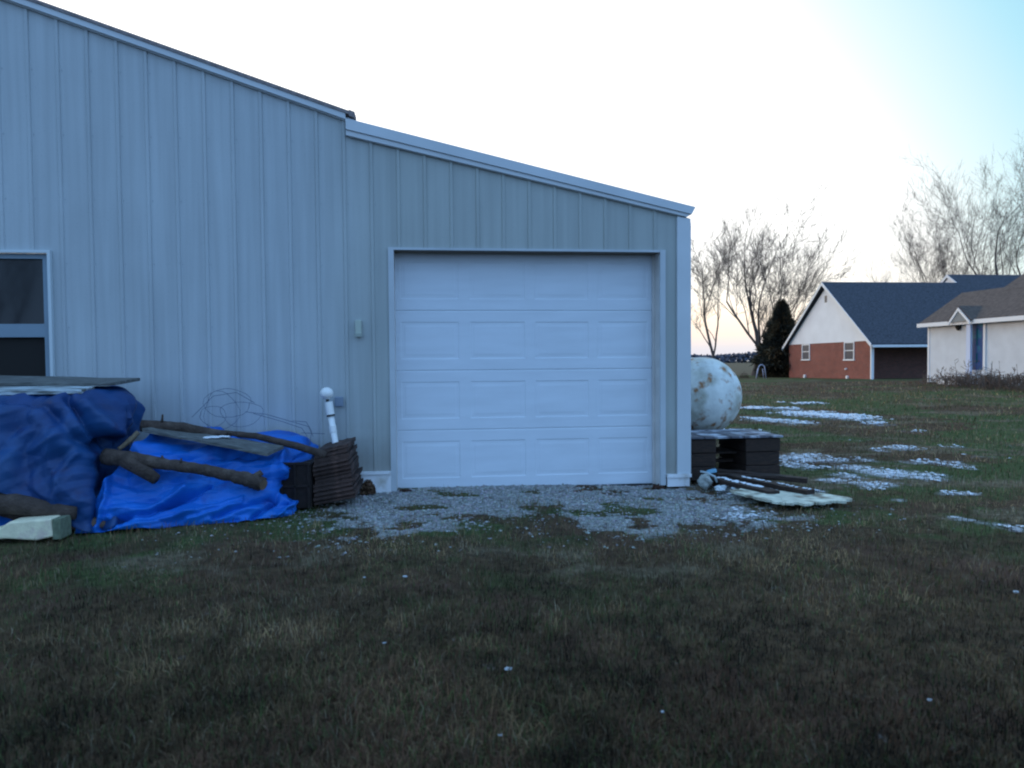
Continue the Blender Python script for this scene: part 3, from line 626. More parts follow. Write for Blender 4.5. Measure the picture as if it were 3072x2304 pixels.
leafpile('dead_leaves', (-.66, -.14, .01), .075, .14, 420, [(.13, .07, .045), (.09, .05, .03), (.16, .10, .06)], 'clump of dead brown leaves against the white skirt board', 3)
leafpile('dead_leaves', (-.30, -.02, -.01), .06, .03, 60, [(.10, .05, .035)], 'few dead leaves by the left door jamb', 4)
leafpile('dead_leaves', (2.36, -.01, -.05), .07, .04, 90, [(.10, .05, .035)], 'few dead leaves by the right door jamb', 5)
leafpile('dead_leaves', (2.95, -.05, -.03), .14, .12, 360, [(.10, .055, .04), (.07, .04, .03)], 'dead leaves heaped beyond the barn corner', 6)
# thin wire coil against the wall
wm = mat('thin_wire', (.09, .12, .17), .6); m = MB()
for i, (cx, cz, ra, rb) in enumerate([(-1.98, .93, .22, .14), (-2.05, .86, .16, .19), (-1.86, .82, .20, .12), (-2.12, .80, .12, .10)]):
    m.tube([(cx+ra*math.cos(t*.35+i)*(1+.1*math.sin(t)), -.16-.06*math.sin(t*.7+i), cz+rb*math.sin(t*.35+i)) for t in range(19)], .0022, 4, False)
for P in ([(-1.78, -.3, .85), (-1.6, -.25, .82), (-1.42, -.3, .77), (-1.2, -.3, .70), (-1.16, -.28, .60)], [(-1.72, -.25, .83), (-1.45, -.2, .74), (-1.27, -.25, .68), (-1.22, -.25, .60)], [(-1.35, -.28, .755), (-1.22, -.3, .745), (-1.17, -.3, .66), (-1.19, -.3, .52)], [(-1.27, -.3, .64), (-1.05, -.28, .625)], [(-2.3, -.2, .8), (-2.1, -.2, 1.0), (-1.9, -.15, 1.03), (-1.72, -.2, .93)]):
    m.tube(P, .0028, 4, False)
o = m.build('wire_tangle', wm); tag(o, 'loose tangle of thin wire against the ribbed wall above the blue tarp', 'wire')

# ------------------------------------------------------------ propane tank
TX, TY, TZ, TR = 3.46, 1.55, .845, .50
tk = empty('propane_tank', (TX, TY+1.3, .3), 'big white propane tank with rust stains beyond the barn corner', 'tank')
def tankmat():
    m = mat('peeling_tank_paint', (.70, .71, .66), .6, var=.14, vscale=7, bump=.25, bscale=25, col2=(.38, .37, .29), fac2=(.46, .74), s2=5.0, col3=(.32, .15, .06), fac3=(.55, .68), s3=8.5, detail=12.)
    return m
Mtank = tankmat()
m = MB(); P = []; Rd = []
for i in range(15): t = i/14*math.pi/2; P.append((TX, TY-.42*math.cos(t)+.0, TZ)); Rd.append(max(.004, TR*math.sin(t)))
for k in range(1, 5): P.append((TX, TY+k*.65, TZ)); Rd.append(TR)
for i in range(1, 13): t = i/12*math.pi/2; P.append((TX, TY+2.6+.42*math.sin(t), TZ)); Rd.append(max(.004, TR*math.cos(t)))
m.tube(P, Rd, 48, True); m.build('tank_shell', Mtank, tk, smooth=True)
m = MB(); m.tube([(TX, TY-.012, TZ), (TX, TY+.012, TZ)], TR+.004, 48, True); m.build('weld_seam', Mtank, tk, smooth=False)
for yy in (TY+.45, TY+2.1):
    m = MB(); m.box(TX-.3, TX+.3, yy-.05, yy+.05, -.05, TZ-.40); m.build('saddle_leg', Mrust, tk)
m = MB(); m.tube([(TX, TY+1.3, TZ+TR-.02), (TX, TY+1.3, TZ+TR+.16)], [.16, .15], 20); m.build('valve_dome', Mtank, tk)

# ------------------------------------------------------------ pallets and debris beyond the corner
Mdw = mat('dark_wet_wood', (.030, .015, .009), .8, var=.5, vscale=15, bump=.4, bscale=40, stretch=(1, 1, 4))
Mpf = mat('frosty_deck', (.10, .10, .12), .8, var=.3, vscale=8, col2=(.52, .56, .64), fac2=(.46, .66), s2=6, bump=.2)
pl = empty('wooden_pallet', (3.35, .55, 0), 'dark wooden pallet stand with frosty top in front of the propane tank', 'pallet')
for i in range(7):
    x0 = 2.80+i*.152; m = MB(); m.box(x0, x0+.145, .20, 1.0, .440, .462+.003*(i % 2)); m.build('deck_board', Mpf, pl, bevel=.004)
for xa, xb in ((2.80, 3.09), (3.44, 3.84)):
    for k in range(3):
        m = MB(); z0 = -.02+k*.152; m.box(xa+random.uniform(-.008, .008), xb+random.uniform(-.01, .01), .225+.012*(k % 2), .98, z0, z0+.146); m.build('block', Mdw, pl, bevel=.006)
m = MB(); m.box(3.095, 3.435, .45, .9, .24, .262); m.box(3.095, 3.435, .3, .36, .05, .07); m.box(3.095, 3.435, .55, .62, .13, .16); m.build('cross_board', Mdw, pl)
dg = 'boards strewn beside the pallet'
plank('board', [(3.02, .22, .10), (3.86, -.30, .06), (3.92, -.20, .06), (3.10, .32, .10)], .05, Mdw, 'long dark board running out from under the pallet, farthest of three', dg, 'board')
plank('board', [(3.08, -.10, .085), (3.46, -1.0, .075), (3.56, -.97, .08), (3.20, -.06, .09)], .045, Mdw, 'dark board with snow on its edge lying over the pale sheet, middle of three', dg, 'board')
plank('board', [(2.86, -.12, .075), (3.13, -.90, .06), (3.25, -.90, .065), (2.98, -.10, .08)], .04, Mdw, 'dark board closest to the gravel on the pale sheet', dg, 'board')
plank('board', [(3.00, -.02, .09), (3.62, -.16, .07), (3.62, -.10, .07), (3.02, .06, .09)], .03, Mdw, 'short dark board lying against the foot of the pallet', dg, 'board')
def snowline(name, a, b_, w, z, label, k=30):
    m = MB(); a = Vector(a); b_ = Vector(b_)
    for i in range(k):
        p = a.lerp(b_, (i+random.random())/k); m.ball((p.x+random.gauss(0, w*.35), p.y+random.gauss(0, w*.35), p.z+z), w*random.uniform(.35, .8), 7, 5, (1, 1, .22), .25)
    o = m.build(name, Msnow, None, smooth=True); tag(o, label, kind='stuff'); return o
snowline('snow_on_board', (3.18, -.12, .085), (3.53, -.95, .077), .035, 0, 'thin snow lying along the middle board')
snowline('snow_on_board', (2.95, -.16, .078), (3.16, -.7, .066), .045, 0, 'thin snow lying along the board nearest the gravel', 22)
# ragged pale sheet
m = MB(); pts = []
ol0 = [(2.86, -.62), (2.90, -.85), (2.96, -1.05), (3.02, -1.24), (3.10, -1.33), (3.20, -1.30), (3.27, -1.38), (3.37, -1.33), (3.46, -1.34), (3.56, -1.28), (3.66, -1.31), (3.77, -1.24), (3.74, -1.05), (3.66, -.95), (3.55, -.84), (3.40, -.80), (3.25, -.70), (3.05, -.58)]
ol = []
for a_, b_ in zip(ol0, ol0[1:]+ol0[:1]):
    for k in range(5): ol.append((a_[0]+(b_[0]-a_[0])*k/5+random.uniform(-.022, .022), a_[1]+(b_[1]-a_[1])*k/5+random.uniform(-.03, .03)))
m.prism(ol, .012, .034, 'z'); o = m.build('foam_sheet', mat('pale_sheet', (.60, .60, .48), .8, var=.25, vscale=9, bump=.3, bscale=50, col2=(.20, .17, .12), fac2=(.50, .66), s2=6), None, bevel=.004); fixn(o)
tag(o, 'ragged pale cream sheet lying on the grass under the dark boards', 'sheet')
m = MB(); m.ball((2.775, -.24, .05), .082, 8, 6, (.95, .8, 1.0), .2); o = m.build('concrete_lump', mat('mottled_concrete', (.30, .32, .30), .9, var=.4, vscale=25, bump=.4), None); tag(o, 'mottled grey concrete lump at the foot of the barn corner', 'concrete lump')
m = MB(); m.tube([(2.74, -.2, .15), (2.80, -.22, .14), (2.88, -.24, .10), (2.90, -.25, .04)], .012, 7); o = m.build('bent_pipe', mat('dull_metal', (.35, .42, .45), .5), None, smooth=True); tag(o, 'short bent grey metal pipe over the concrete lump', 'pipe')
m = MB(); m.hexa([(2.86, -.10, .10), (2.96, -.12, .12), (2.97, -.04, .13), (2.87, -.02, .11), (2.87, -.10, .125), (2.95, -.12, .165), (2.96, -.04, .155), (2.88, -.02, .135)]); o = m.build('plastic_scrap', mat('pale_blue_plastic', (.18, .40, .55), .4), None, bevel=.01); tag(o, 'crumpled pale blue plastic scrap beyond the barn corner', 'plastic scrap')
for i, (x, y, s_) in enumerate([(2.86, -.42, .05), (2.92, -.36, .035), (3.0, -.46, .03)]):
    m = MB(); m.ball((x, y, .01), s_, 7, 5, (1.2, 1, .6), .3); o = m.build('pale_rock', mat('pale_rock', (.55, .6, .62), .9), None)
    tag(o, ['largest pale rock on the gravel by the barn corner', 'middle pale rock on the gravel by the barn corner', 'smallest, rightmost pale rock on the gravel by the barn corner'][i], 'rock', 'pale rocks by the barn corner')

# ------------------------------------------------------------ brick house
def brickmat(name, c1, c2, mortar):
    m = bpy.data.materials.new(name); m.use_nodes = True; nt = m.node_tree; N = nt.nodes.new; L = nt.links.new; b = nt.nodes['Principled BSDF']; b.inputs['Roughness'].default_value = .9
    g = N('ShaderNodeNewGeometry'); s = N('ShaderNodeSeparateXYZ'); L(g.outputs['Position'], s.inputs[0])
    ad = N('ShaderNodeMath'); L(s.outputs[0], ad.inputs[0]); L(s.outputs[1], ad.inputs[1]); cb = N('ShaderNodeCombineXYZ'); L(ad.outputs[0], cb.inputs[0]); L(s.outputs[2], cb.inputs[1])
    br = N('ShaderNodeTexBrick'); L(cb.outputs[0], br.inputs[0]); br.inputs['Scale'].default_value = 1; br.inputs['Brick Width'].default_value = .21; br.inputs['Row Height'].default_value = .075; br.inputs['Mortar Size'].default_value = .010
    br.inputs['Color1'].default_value = (*c1, 1); br.inputs['Color2'].default_value = (*c2, 1); br.inputs['Mortar'].default_value = (*mortar, 1)
    n = N('ShaderNodeTexNoise'); n.inputs['Scale'].default_value = 1.5; L(g.outputs['Position'], n.inputs[0]); q = N('ShaderNodeMapRange'); L(n.outputs[0], q.inputs[0]); q.inputs[3].default_value = .7; q.inputs[4].default_value = 1.3
    h = N('ShaderNodeHueSaturation'); L(br.outputs[0], h.inputs['Color']); L(q.outputs[0], h.inputs['Value']); L(h.outputs[0], b.inputs['Base Color']); return m
Mbrick = brickmat('orange_red_brick', (.27, .060, .036), (.18, .046, .031), (.28, .17, .14))
Mbrickshade = brickmat('shaded_brick', (.16, .058, .042), (.10, .04, .03), (.12, .08, .06))  # same brick, darkened to hold the shade under the eave
Mws = mat('white_siding', (.80, .82, .85), .6, var=.05, vscale=1.)
Mroof = mat('dark_blue_shingle', (.062, .066, .080), .95, var=.35, vscale=9, bump=.4, bscale=12, spec=.2)
Mroofb = mat('brown_roof_shingle', (.115, .090, .078), .95, var=.25, vscale=7, bump=.3, bscale=12, spec=.2)
Mwh = mat('house_white_trim', (.78, .79, .80), .5)
Mgl2 = mat('house_glass', (.05, .06, .08), .2)
Mws2 = mat('dingy_white_siding', (.60, .64, .68), .6, var=.08, vscale=1.5)
BX = 29.0; Y0, Y1, YM = 36.5, 47.4, 42.0; EZ, AZ = 2.60, 6.95
h1 = empty('brick_house', (34, 42, 0), 'orange brick house with white gable and dark blue shingled roof', 'house')
m = MB(); m.box(BX, BX+.2, Y0, Y1, -.8, EZ-.05); m.box(BX+.2, 50, Y1-.2, Y1, -.8, EZ-.05); m.build('brick_wall', Mbrick, h1)
m = MB(); m.box(BX+.2, 50, Y0+1.4, Y0+1.6, -.8, EZ+.1); o = m.build('porch_wall', Mbrickshade, h1); o['label'] = 'brick wall recessed under the front eave, shade put into its colour'
m = MB(); m.prism([(Y0-.05, EZ-.05), (Y1+.05, EZ-.05), (YM, AZ-.28)], BX-.02, BX+.18, 'x'); m.build('gable_siding', Mws, h1)
sl_ = (AZ-EZ)/(YM-Y0)
def gable_roof(m, x0, x1, ya, yb, ym, ez, az, t, ov=.45):
    s1 = (az-ez)/(ym-ya); s2 = (az-ez)/(yb-ym)
    m.prism([(ya-ov, ez-s1*ov), (ym, az), (ym, az+t), (ya-ov, ez-s1*ov+t)], x0, x1, 'x'); m.prism([(ym, az), (yb+ov, ez-s2*ov), (yb+ov, ez-s2*ov+t), (ym, az+t)], x0, x1, 'x')
m = MB(); gable_roof(m, BX-.35, 39.7, Y0, Y1, YM, EZ, AZ, .12); m.build('roof', Mroof, h1)
m = MB(); gable_roof(m, BX-.38, BX-.35, Y0, Y1, YM, EZ-.14, AZ-.14, .25, .47); m.build('rake_board', Mwh, h1)
m = MB(); m.box(BX-.3, 50, Y0-.55, Y0-.46, EZ-.50, EZ-.34); m.build('gutter', Mwh, h1)
m = MB(); m.box(BX-.12, BX+.06, Y0-.14, Y0-.02, -.3, EZ-.2); m.build('downspout', Mwh, h1)
m = MB(); m.box(BX-.03, BX-.021, YM-.16, YM+.16, 5.55, 6.05); m.build('gable_vent', Mgl2, h1)
m = MB(); gable_roof(m, 39.7, 60, Y0-.4, 50.0, 43.3, EZ, 7.72, .12); m.build('upper_roof', Mroof, h1)
m = MB(); m.prism([(Y0-.4, EZ), (50.0, EZ), (43.3, 7.60)], 39.8, 40.0, 'x'); m.build('upper_gable', Mws, h1)
m = MB(); gable_roof(m, 39.66, 39.69, Y0-.4, 50, 43.3, EZ-.12, 7.60, .25, .47); m.build('upper_rake', Mwh, h1)
def yonX(px, X):   # y where a pixel column meets the plane x = X
    d = ray(px, 770); return X*d.y/d.x-CAMD
def zonX(px, py, X): d = ray(px, py); return CAMH+X*d.z/d.x
def hwindow(par, X, pxa, pxb, pya, pyb, nm='window'):
    ya, yb = yonX(pxb, X), yonX(pxa, X); zt_, zb_ = zonX(pxa, pya, X), zonX(pxa, pyb, X)
    w = empty(nm, (X, (ya+yb)/2, zb_), None, None); w.parent = par; w.location = Vector((X, (ya+yb)/2, zb_))-par.location
    m = MB(); m.box(X-.05, X-.004, ya, ya+.09, zb_, zt_); m.box(X-.05, X-.004, yb-.09, yb, zb_, zt_); m.box(X-.05, X-.004, ya+.09, yb-.09, zt_-.08, zt_); m.box(X-.045, X-.004, ya+.09, yb-.09, (zb_+zt_)/2-.03, (zb_+zt_)/2+.03); m.build('window_frame', Mwh, w)
    m = MB(); m.box(X-.09, X-.004, ya-.06, yb+.06, zb_-.10, zb_); m.build('sill', Mwh, w)
    m = MB(); m.box(X-.02, X-.003, ya+.09, yb-.09, zb_, zt_-.08); m.build('pane', Mgl2, w)
hwindow(h1, BX, 1733, 1750, 744, 776); hwindow(h1, BX, 1824, 1846, 739, 776)
for px, py, r_ in ((1740, 813, .14), (1832, 815, .12), (1829, 797, .07)):
    m = MB(); yy = yonX(px, BX); zz = zonX(px, py, BX); m.tube([(BX-.12, yy, zz), (BX-.003, yy, zz)], r_, 14); m.build('vent_cover', Mwh, h1)

# ------------------------------------------------------------ white house
WX = 25.0; YF = yonX(2006, WX); EW = 3.25; gb = .0
h2 = empty('white_house', (27, 20, .1), 'white sided house with brown roof and blue-green entrance door', 'house')
m = MB(); m.box(WX, WX+.2, 5, YF, gb-.2, EW-.02)
m.box(WX+.2, WX+3.9, YF-.2, YF, gb-.2, EW-.02); m.build('siding_wall', Mws2, h2)
def clap(o): pass
# clapboard lines as real laps
m = MB(); z = .32; dy0, dy1 = yonX(2127, WX), yonX(2099, WX)
while z < EW-.05:
    for a, b_ in ((5, dy0-.12), (dy1+.2, YF)):
        if b_ > a: m.add([(WX-.028, a, z), (WX-.028, b_, z), (WX-.003, b_, z+.115), (WX-.003, a, z+.115), (WX-.003, a, z), (WX-.003, b_, z)], [(0, 1, 2, 3), (0, 4, 5, 1)])
    z += .115
m.build('clapboard', Mws2, h2)
m = MB(); m.box(WX-.05, WX-.002, YF-.10, YF+.02, gb-.1, EW-.05); m.build('corner_board', Mwh, h2)
RXm = 27.0; RZ = 4.58
m = MB(); s1 = (RZ-EW)/(RXm-WX)
m.prism([(WX-.35, EW-.35*s1), (RXm, RZ), (RXm, RZ+.1), (WX-.35, EW-.35*s1+.1)], 4.5, YF+.25); m.prism([(RXm, RZ), (RXm+2.35, EW-.35*s1), (RXm+2.35, EW-.35*s1+.1), (RXm, RZ+.1)], 4.5, YF+.25)
m.build('roof', Mroofb, h2)
y2 = yonX(2168, RXm)
m = MB(); m.prism([(RXm-.3, RZ-.2+.11), (RXm+2.8, RZ+1.95), (RXm+5.6, RZ-.2)], 4.5, y2); m.build('upper_roof', Mroofb, h2)
m = MB(); m.prism([(WX+.0, EW), (RXm, RZ), (RXm+2, EW)], YF-.1, YF+.1); m.build('gable_end', Mws, h2)
m = MB(); m.box(WX-.46, WX-.352, 4.5, YF+.28, EW-.35, EW-.16); m.build('gutter', Mwh, h2)
# small entrance gable
ya, yb, ym = yonX(2098, WX-.5), yonX(2052, WX-.5), yonX(2073, WX-.5)
m = MB(); zt_ = zonX(2073, 664, WX-.6); ze = EW-.22
for p, q in (((ya, ze), (ym, zt_)), ((ym, zt_), (yb, ze))): m.prism([p, q, (q[0], q[1]-.15), (p[0], p[1]-.15)], WX-.62, WX-.57, 'x')
m.build('entrance_gable_trim', Mwh, h2)
m = MB(); m.prism([(ya, ze), (yb, ze), (ym, zt_-.05)], WX-.57, WX-.50, 'x'); m.build('entrance_gable', mat('grey_gable', (.25, .26, .26), .8), h2)
m = MB(); m.prism([(ya-.05, ze+.02), (ym, zt_+.02), (ym, zt_+.08), (ya-.05, ze+.08)], WX-.6, RXm-.6, 'x'); m.prism([(ym, zt_+.02), (yb+.05, ze+.02), (yb+.05, ze+.08), (ym, zt_+.08)], WX-.6, RXm-.6, 'x'); m.build('entrance_roof', Mroofb, h2)
# door, downspout, step, lamp
Mteal = mat('blue_green_door', (.010, .06, .20), .45, col2=(.01, .15, .22), fac2=(.5, .6), s2=2.2)
dd = empty('door', (WX, (dy0+dy1)/2, .75), None, None); dd.parent = h2; dd.location = Vector((WX, (dy0+dy1)/2, .75))-h2.location
m = MB(); m.box(WX-.06, WX-.002, dy0+.0, dy1-.0, .78, 2.93); m.build('door_leaf', Mteal, dd)
m = MB(); m.box(WX-.07, WX-.061, dy0+.35, dy1-.35, 1.1, 1.55); m.box(WX-.07, WX-.061, dy0+.35, dy1-.35, 1.9, 2.7); m.build('door_glass', mat('teal_glass', (.01, .10, .13), .2), dd)
m = MB(); m.box(WX-.09, WX-.002, dy0-.12, dy0, .75, 3.0); m.box(WX-.09, WX-.002, dy1, dy1+.10, .75, 3.0); m.box(WX-.09, WX-.002, dy0, dy1, 2.93, 3.0); m.build('door_frame', Mwh, dd)
ya = yonX(2098, WX-.3); yb = yonX(2089, WX-.3)
m = MB(); m.box(WX-.36, WX-.25, ya, yb, .1, EW-.15); m.build('downspout', mat('blue_white', (.55, .62, .78), .5), h2)
m = MB(); m.box(WX-1.2, WX-.06, dy0-.2, dy1+.3, .0, .55); m.box(WX-1.5, WX-1.2, dy0-.2, dy1+.3, .0, .35); m.build('step', Mwh, h2)
yl = yonX(2070, WX-.1); m = MB(); m.box(WX-.2, WX-.03, yl-.08, yl+.08, 2.75, 3.02); m.ball((WX-.12, yl, 2.73), .09, 10, 6); m.build('wall_lamp', Mdark, h2)

# ------------------------------------------------------------ bare trees
def barktree(name, base, h, spread, lean, seed, label, forks=2, trunk_r=.22, depth=6, trunk_h=.22, cat='tree', group=None, col=(.070, .058, .054), twig=1.0, vase=.45):
    rd = random.Random(seed); root = empty(name, base, label, cat, group)
    big, small = MB(), MB()
    lean = Vector(lean)
    def grow(p, d, ln, r, lvl):
        n = 5 if lvl < 3 else (3 if lvl < 5 else 2)
        pts = [p]; rad = [r]; dd_ = d.copy()
        for i in range(n):
            dd_ = (dd_ + Vector((rd.gauss(0, 1), rd.gauss(0, 1), rd.gauss(0, .6)))*(.085+.02*lvl) + Vector((0, 0, .085)) + lean*.05).normalized()
            pts.append(pts[-1]+dd_*(ln/n)); rad.append(r*(1-(i+1)/n*.42))
        (big if lvl <= 2 else small).tube(pts, rad, 7 if lvl < 2 else (5 if lvl < 4 else 3), False)
        if lvl >= depth: return
        kids = {0: forks, 1: 4, 2: 4, 3: 4, 4: 4, 5: 4}.get(lvl, 3)
        kids = max(2, int(round(kids*(twig if lvl >= 3 else 1))))
        for k in range(kids):
            if k < 2 and lvl > 0: j = n if k == 0 else max(1, n-1)
            else: j = n if lvl == 0 else rd.randint(max(1, n//3), n)
            pos = pts[j] if (lvl == 0 or j == n) else pts[j-1].lerp(pts[j], rd.random())
            az = rd.uniform(0, 6.283) if lvl > 0 else 6.283*k/forks+rd.uniform(-.4, .4)
            sp_ = (vase if lvl == 0 else rd.uniform(.40, .82))*spread
            if k == 0 and lvl > 0: sp_ *= .35
            base_d = dd_ if lvl > 0 else d
            side = base_d.cross(Vector((math.cos(az), math.sin(az), .3)));
            if side.length < .1: side = Vector((1, 0, 0))
            side.normalize(); nd = (base_d*math.cos(sp_)+side*math.sin(sp_)+Vector((0, 0, .12))).normalized()
            grow(pos, nd, ln*({0: 2.6, 1: .66, 2: .68, 3: .66}.get(lvl, .62))*rd.uniform(.8, 1.15), max(rad[j]*(.74 if k == 0 else .48), .0078), lvl+1)
    base_ = Vector(base)
    grow(base_, (Vector((0, 0, 1))+lean*.1).normalized(), h*trunk_h, trunk_r, 0)
    mt_ = mat('bark_grey_brown', col, .95, var=.2, vscale=4)
    # rescale height to h
    zmax = max(v[2] for v in small.v)-base_.z; k = h/zmax
    for mb in (big, small): mb.v = [(base_.x+(v[0]-base_.x)*k, base_.y+(v[1]-base_.y)*k, base_.z+(v[2]-base_.z)*k) for v in mb.v]
    big.build('trunk', mt_, root, smooth=True); small.build('crown', mt_, root)
    return root
def posat(px, Y): d = ray(px, 780); X = d.x/d.y*(Y+CAMD); return (X, Y, gz(X, Y)-.1)
def hat(px, py, Y): return atY(px, py, Y).z+.1
barktree('bare_tree', posat(1545, 60), hat(1540, 462, 60), 1.0, (.1, 0, 0), 11, 'bare forked tree closest to the barn, behind the propane tank', 2, .30, 6, .11, vase=.42)
barktree('bare_tree', posat(1632, 55), hat(1640, 415, 55), 1.0, (.30, 0, 0), 23, 'tall bare multi-stemmed tree beside the dark evergreen', 4, .34, 6, .09, vase=.52)
barktree('bare_tree', posat(1668, 62), hat(1740, 415, 62), .85, (.9, 0, 0), 31, 'bare tree leaning right behind the dark evergreen', 3, .26, 6, .12, vase=.45)
barktree('bare_tree', posat(1892, 100), hat(1890, 520, 100), 1.0, (.1, 0, 0), 44, 'faint distant bare tree behind the ridge of the brick house', 3, .2, 5, .12, col=(.12, .11, .10))
barktree('bare_tree', posat(1930, 104), hat(1925, 545, 104), 1.0, (.2, 0, 0), 45, 'second faint distant bare tree right of the first above the brick house ridge', 3, .2, 5, .12, col=(.12, .11, .10))
barktree('bare_tree', posat(2022, 70), hat(2020, 400, 70), .85, (.25, 0, 0), 57, 'bare tree rising behind the small white upper gable', 3, .30, 6, .12)
barktree('bare_tree', posat(2095, 76), hat(2085, 380, 76), .95, (.35, 0, 0), 61, 'bare tree rising behind the dark roof left of the tallest tree', 4, .30, 6, .12)
barktree('bare_tree', posat(2205, 62), hat(2200, 270, 62), 1.1, (-.1, 0, 0), 72, 'tallest bare tree at the right edge of the picture behind the roofs', 4, .38, 6, .11)
barktree('bare_tree', (-21.5, -30, 0), 12, 1.0, (.1, 0, 0), 85, 'bare tree across the yard mirrored in the barn window', 3, .3, 5, .14)
barktree('bare_tree', (-27, -37, 0), 14, 1.0, (.1, 0, 0), 86, 'second bare tree across the yard, farther from the barn window', 3, .3, 5, .14)
# evergreen
def evergreen(base, h, r, seed, label):
    root = empty('evergreen_tree', base, label, 'tree'); q = np.random.default_rng(seed)
    m = MB(); m.tube([base, (base[0], base[1], base[2]+h*.9)], [.16, .02], 8); m.build('trunk', Mbark, root)
    nn = 24000; t = q.random(nn)**1.15; zz = base[2]+.15+t*h; ang = q.random(nn)*6.283
    prof = np.minimum((1-t)**.95*1.12, .5+3*t)*r*(1+.16*np.sin(t*38+ang*2)+.22*(fbm(ang*1.6+9, t*8, 3)-.5)*2)
    rr = prof*np.sqrt(.25+.75*q.random(nn)); ctr = np.stack([base[0]+rr*np.cos(ang), base[1]+rr*np.sin(ang), zz+.1*q.normal(size=nn)], -1)
    od = np.stack([np.cos(ang), np.sin(ang), -.15+.5*q.random(nn)], -1)+.35*q.normal(size=(nn, 3)); od /= np.linalg.norm(od, axis=1)[:, None]
    sd_ = np.cross(od, q.normal(size=(nn, 3))); sd_ /= np.linalg.norm(sd_, axis=1)[:, None]; ln = (.30+.25*q.random(nn))[:, None]
    V = np.stack([ctr-sd_*.06, ctr+sd_*.06, ctr+od*ln], 1).reshape(-1, 3)-np.array(base)
    kk = fbm(ang*2, t*9, 3); col = np.where((kk > .54)[:, None], np.array([[.12, .082, .04]]), np.array([[.040, .036, .024]]))*(.7+.6*q.random(nn))[:, None]
    o = bigmesh('crown', V, np.arange(nn*3), 3, Mattr, np.repeat(col, 3, 0)); o.parent = root
p = posat(1688, 49.5); evergreen(p, hat(1690, 658, 49.5)+.1, 2.3, 5, 'dark brownish evergreen tree beside the left end of the brick house')
# far wood on the horizon
q = np.random.default_rng(9); nn = 16000; xx = q.uniform(-350, 520, nn); yy = 420+q.normal(size=nn)*8
hh = 2.6+4.2*fbm(xx*.035, xx*0+3, 4)+1.5*fbm(xx*.3, xx*0, 2); zz = q.random(nn)**.7*hh
a = q.normal(size=(nn, 3)); a /= np.linalg.norm(a, axis=1)[:, None]; b_ = np.cross(a, q.normal(size=(nn, 3))); b_ /= np.linalg.norm(b_, axis=1)[:, None]
ctr = np.stack([xx, yy, zz], -1); s_ = (.7+1.0*q.random(nn))[:, None]
V = np.stack([ctr-a*s_, ctr-b_*s_*.7, ctr+a*s_, ctr+b_*s_*.7], 1).reshape(-1, 3)
o = bigmesh('distant_wood', V, np.arange(nn*4), 4, Mattr, np.repeat(np.array([[.085, .09, .12]])*(.8+.4*q.random(nn))[:, None], 4, 0)); tag(o, 'low dark line of woods on the horizon', kind='stuff')
# arch and brush heap by the evergreen
p = posat(1645, 44); X_, Y_ = p[0], p[1]; z0 = gz(X_, Y_)
m = MB(); w = .42; hh = 1.05
m.tube([(X_-w, Y_, z0)] + [(X_-w*.62*math.cos(t)-.0, Y_, z0+hh*.72+hh*.28*math.sin(t)) for t in np.linspace(0, math.pi, 9)] + [(X_+w*.9, Y_, z0)], .035, 8)
m.tube([(X_-w*.75, Y_+.25, z0), (X_-w*.5, Y_+.25, z0+hh*.7)], .03, 6); m.tube([(X_+w*.7, Y_+.25, z0), (X_+w*.5, Y_+.25, z0+hh*.7)], .03, 6); m.tube([(X_-w*.6, Y_, z0+hh*.72), (X_-w*.6, Y_+.25, z0+hh*.7)], .02, 6)
o = m.build('metal_arch', mat('pale_metal', (.45, .47, .60), .5), None, smooth=True); tag(o, 'small pale metal arch frame on the lawn in front of the evergreen', 'arch')
p = posat(1608, 46); leafpile('brush_heap', (p[0], p[1], -.1), .40, .55, 900, [(.10, .05, .035), (.06, .035, .03)], 'small reddish brown brush heap at the edge of the field', 8)
for v_ in ():
    pass
# dead weeds before the white house
q = np.random.default_rng(12); m = MB()
for i in range(420):
    u = q.random(); X_ = 21.5+q.random()*3.0; px = q.uniform(2030, 2260) if u < .75 else q.uniform(1990, 2240); Y_ = yonX(px, X_); zb = gz(X_, Y_)-.03
    hh = q.uniform(.15, .6)*(2.0 if q.random() < .16 else 1)*(1.0 if px > 2060 else .8)
    lean_ = q.normal(size=2)*.15*hh; pts = [(X_, Y_, zb), (X_+lean_[0]*.4, Y_+lean_[1]*.4, zb+hh*.55), (X_+lean_[0], Y_+lean_[1], zb+hh)]
    m.tube(pts, [.012, .009, .004], 3, False)
    for k in range(5):
        t = q.uniform(.35, 1); a = Vector(pts[0]).lerp(Vector(pts[2]), t); m.tube([a, a+Vector((q.normal()*.10, q.normal()*.10, q.uniform(.03, .16)))], [.008, .012], 3, False)
o = m.build('dead_weeds', mat('dead_weed', (.12, .085, .065), .95, var=.4, vscale=1.5)); tag(o, 'brown dead weeds in front of the white house', kind='stuff')

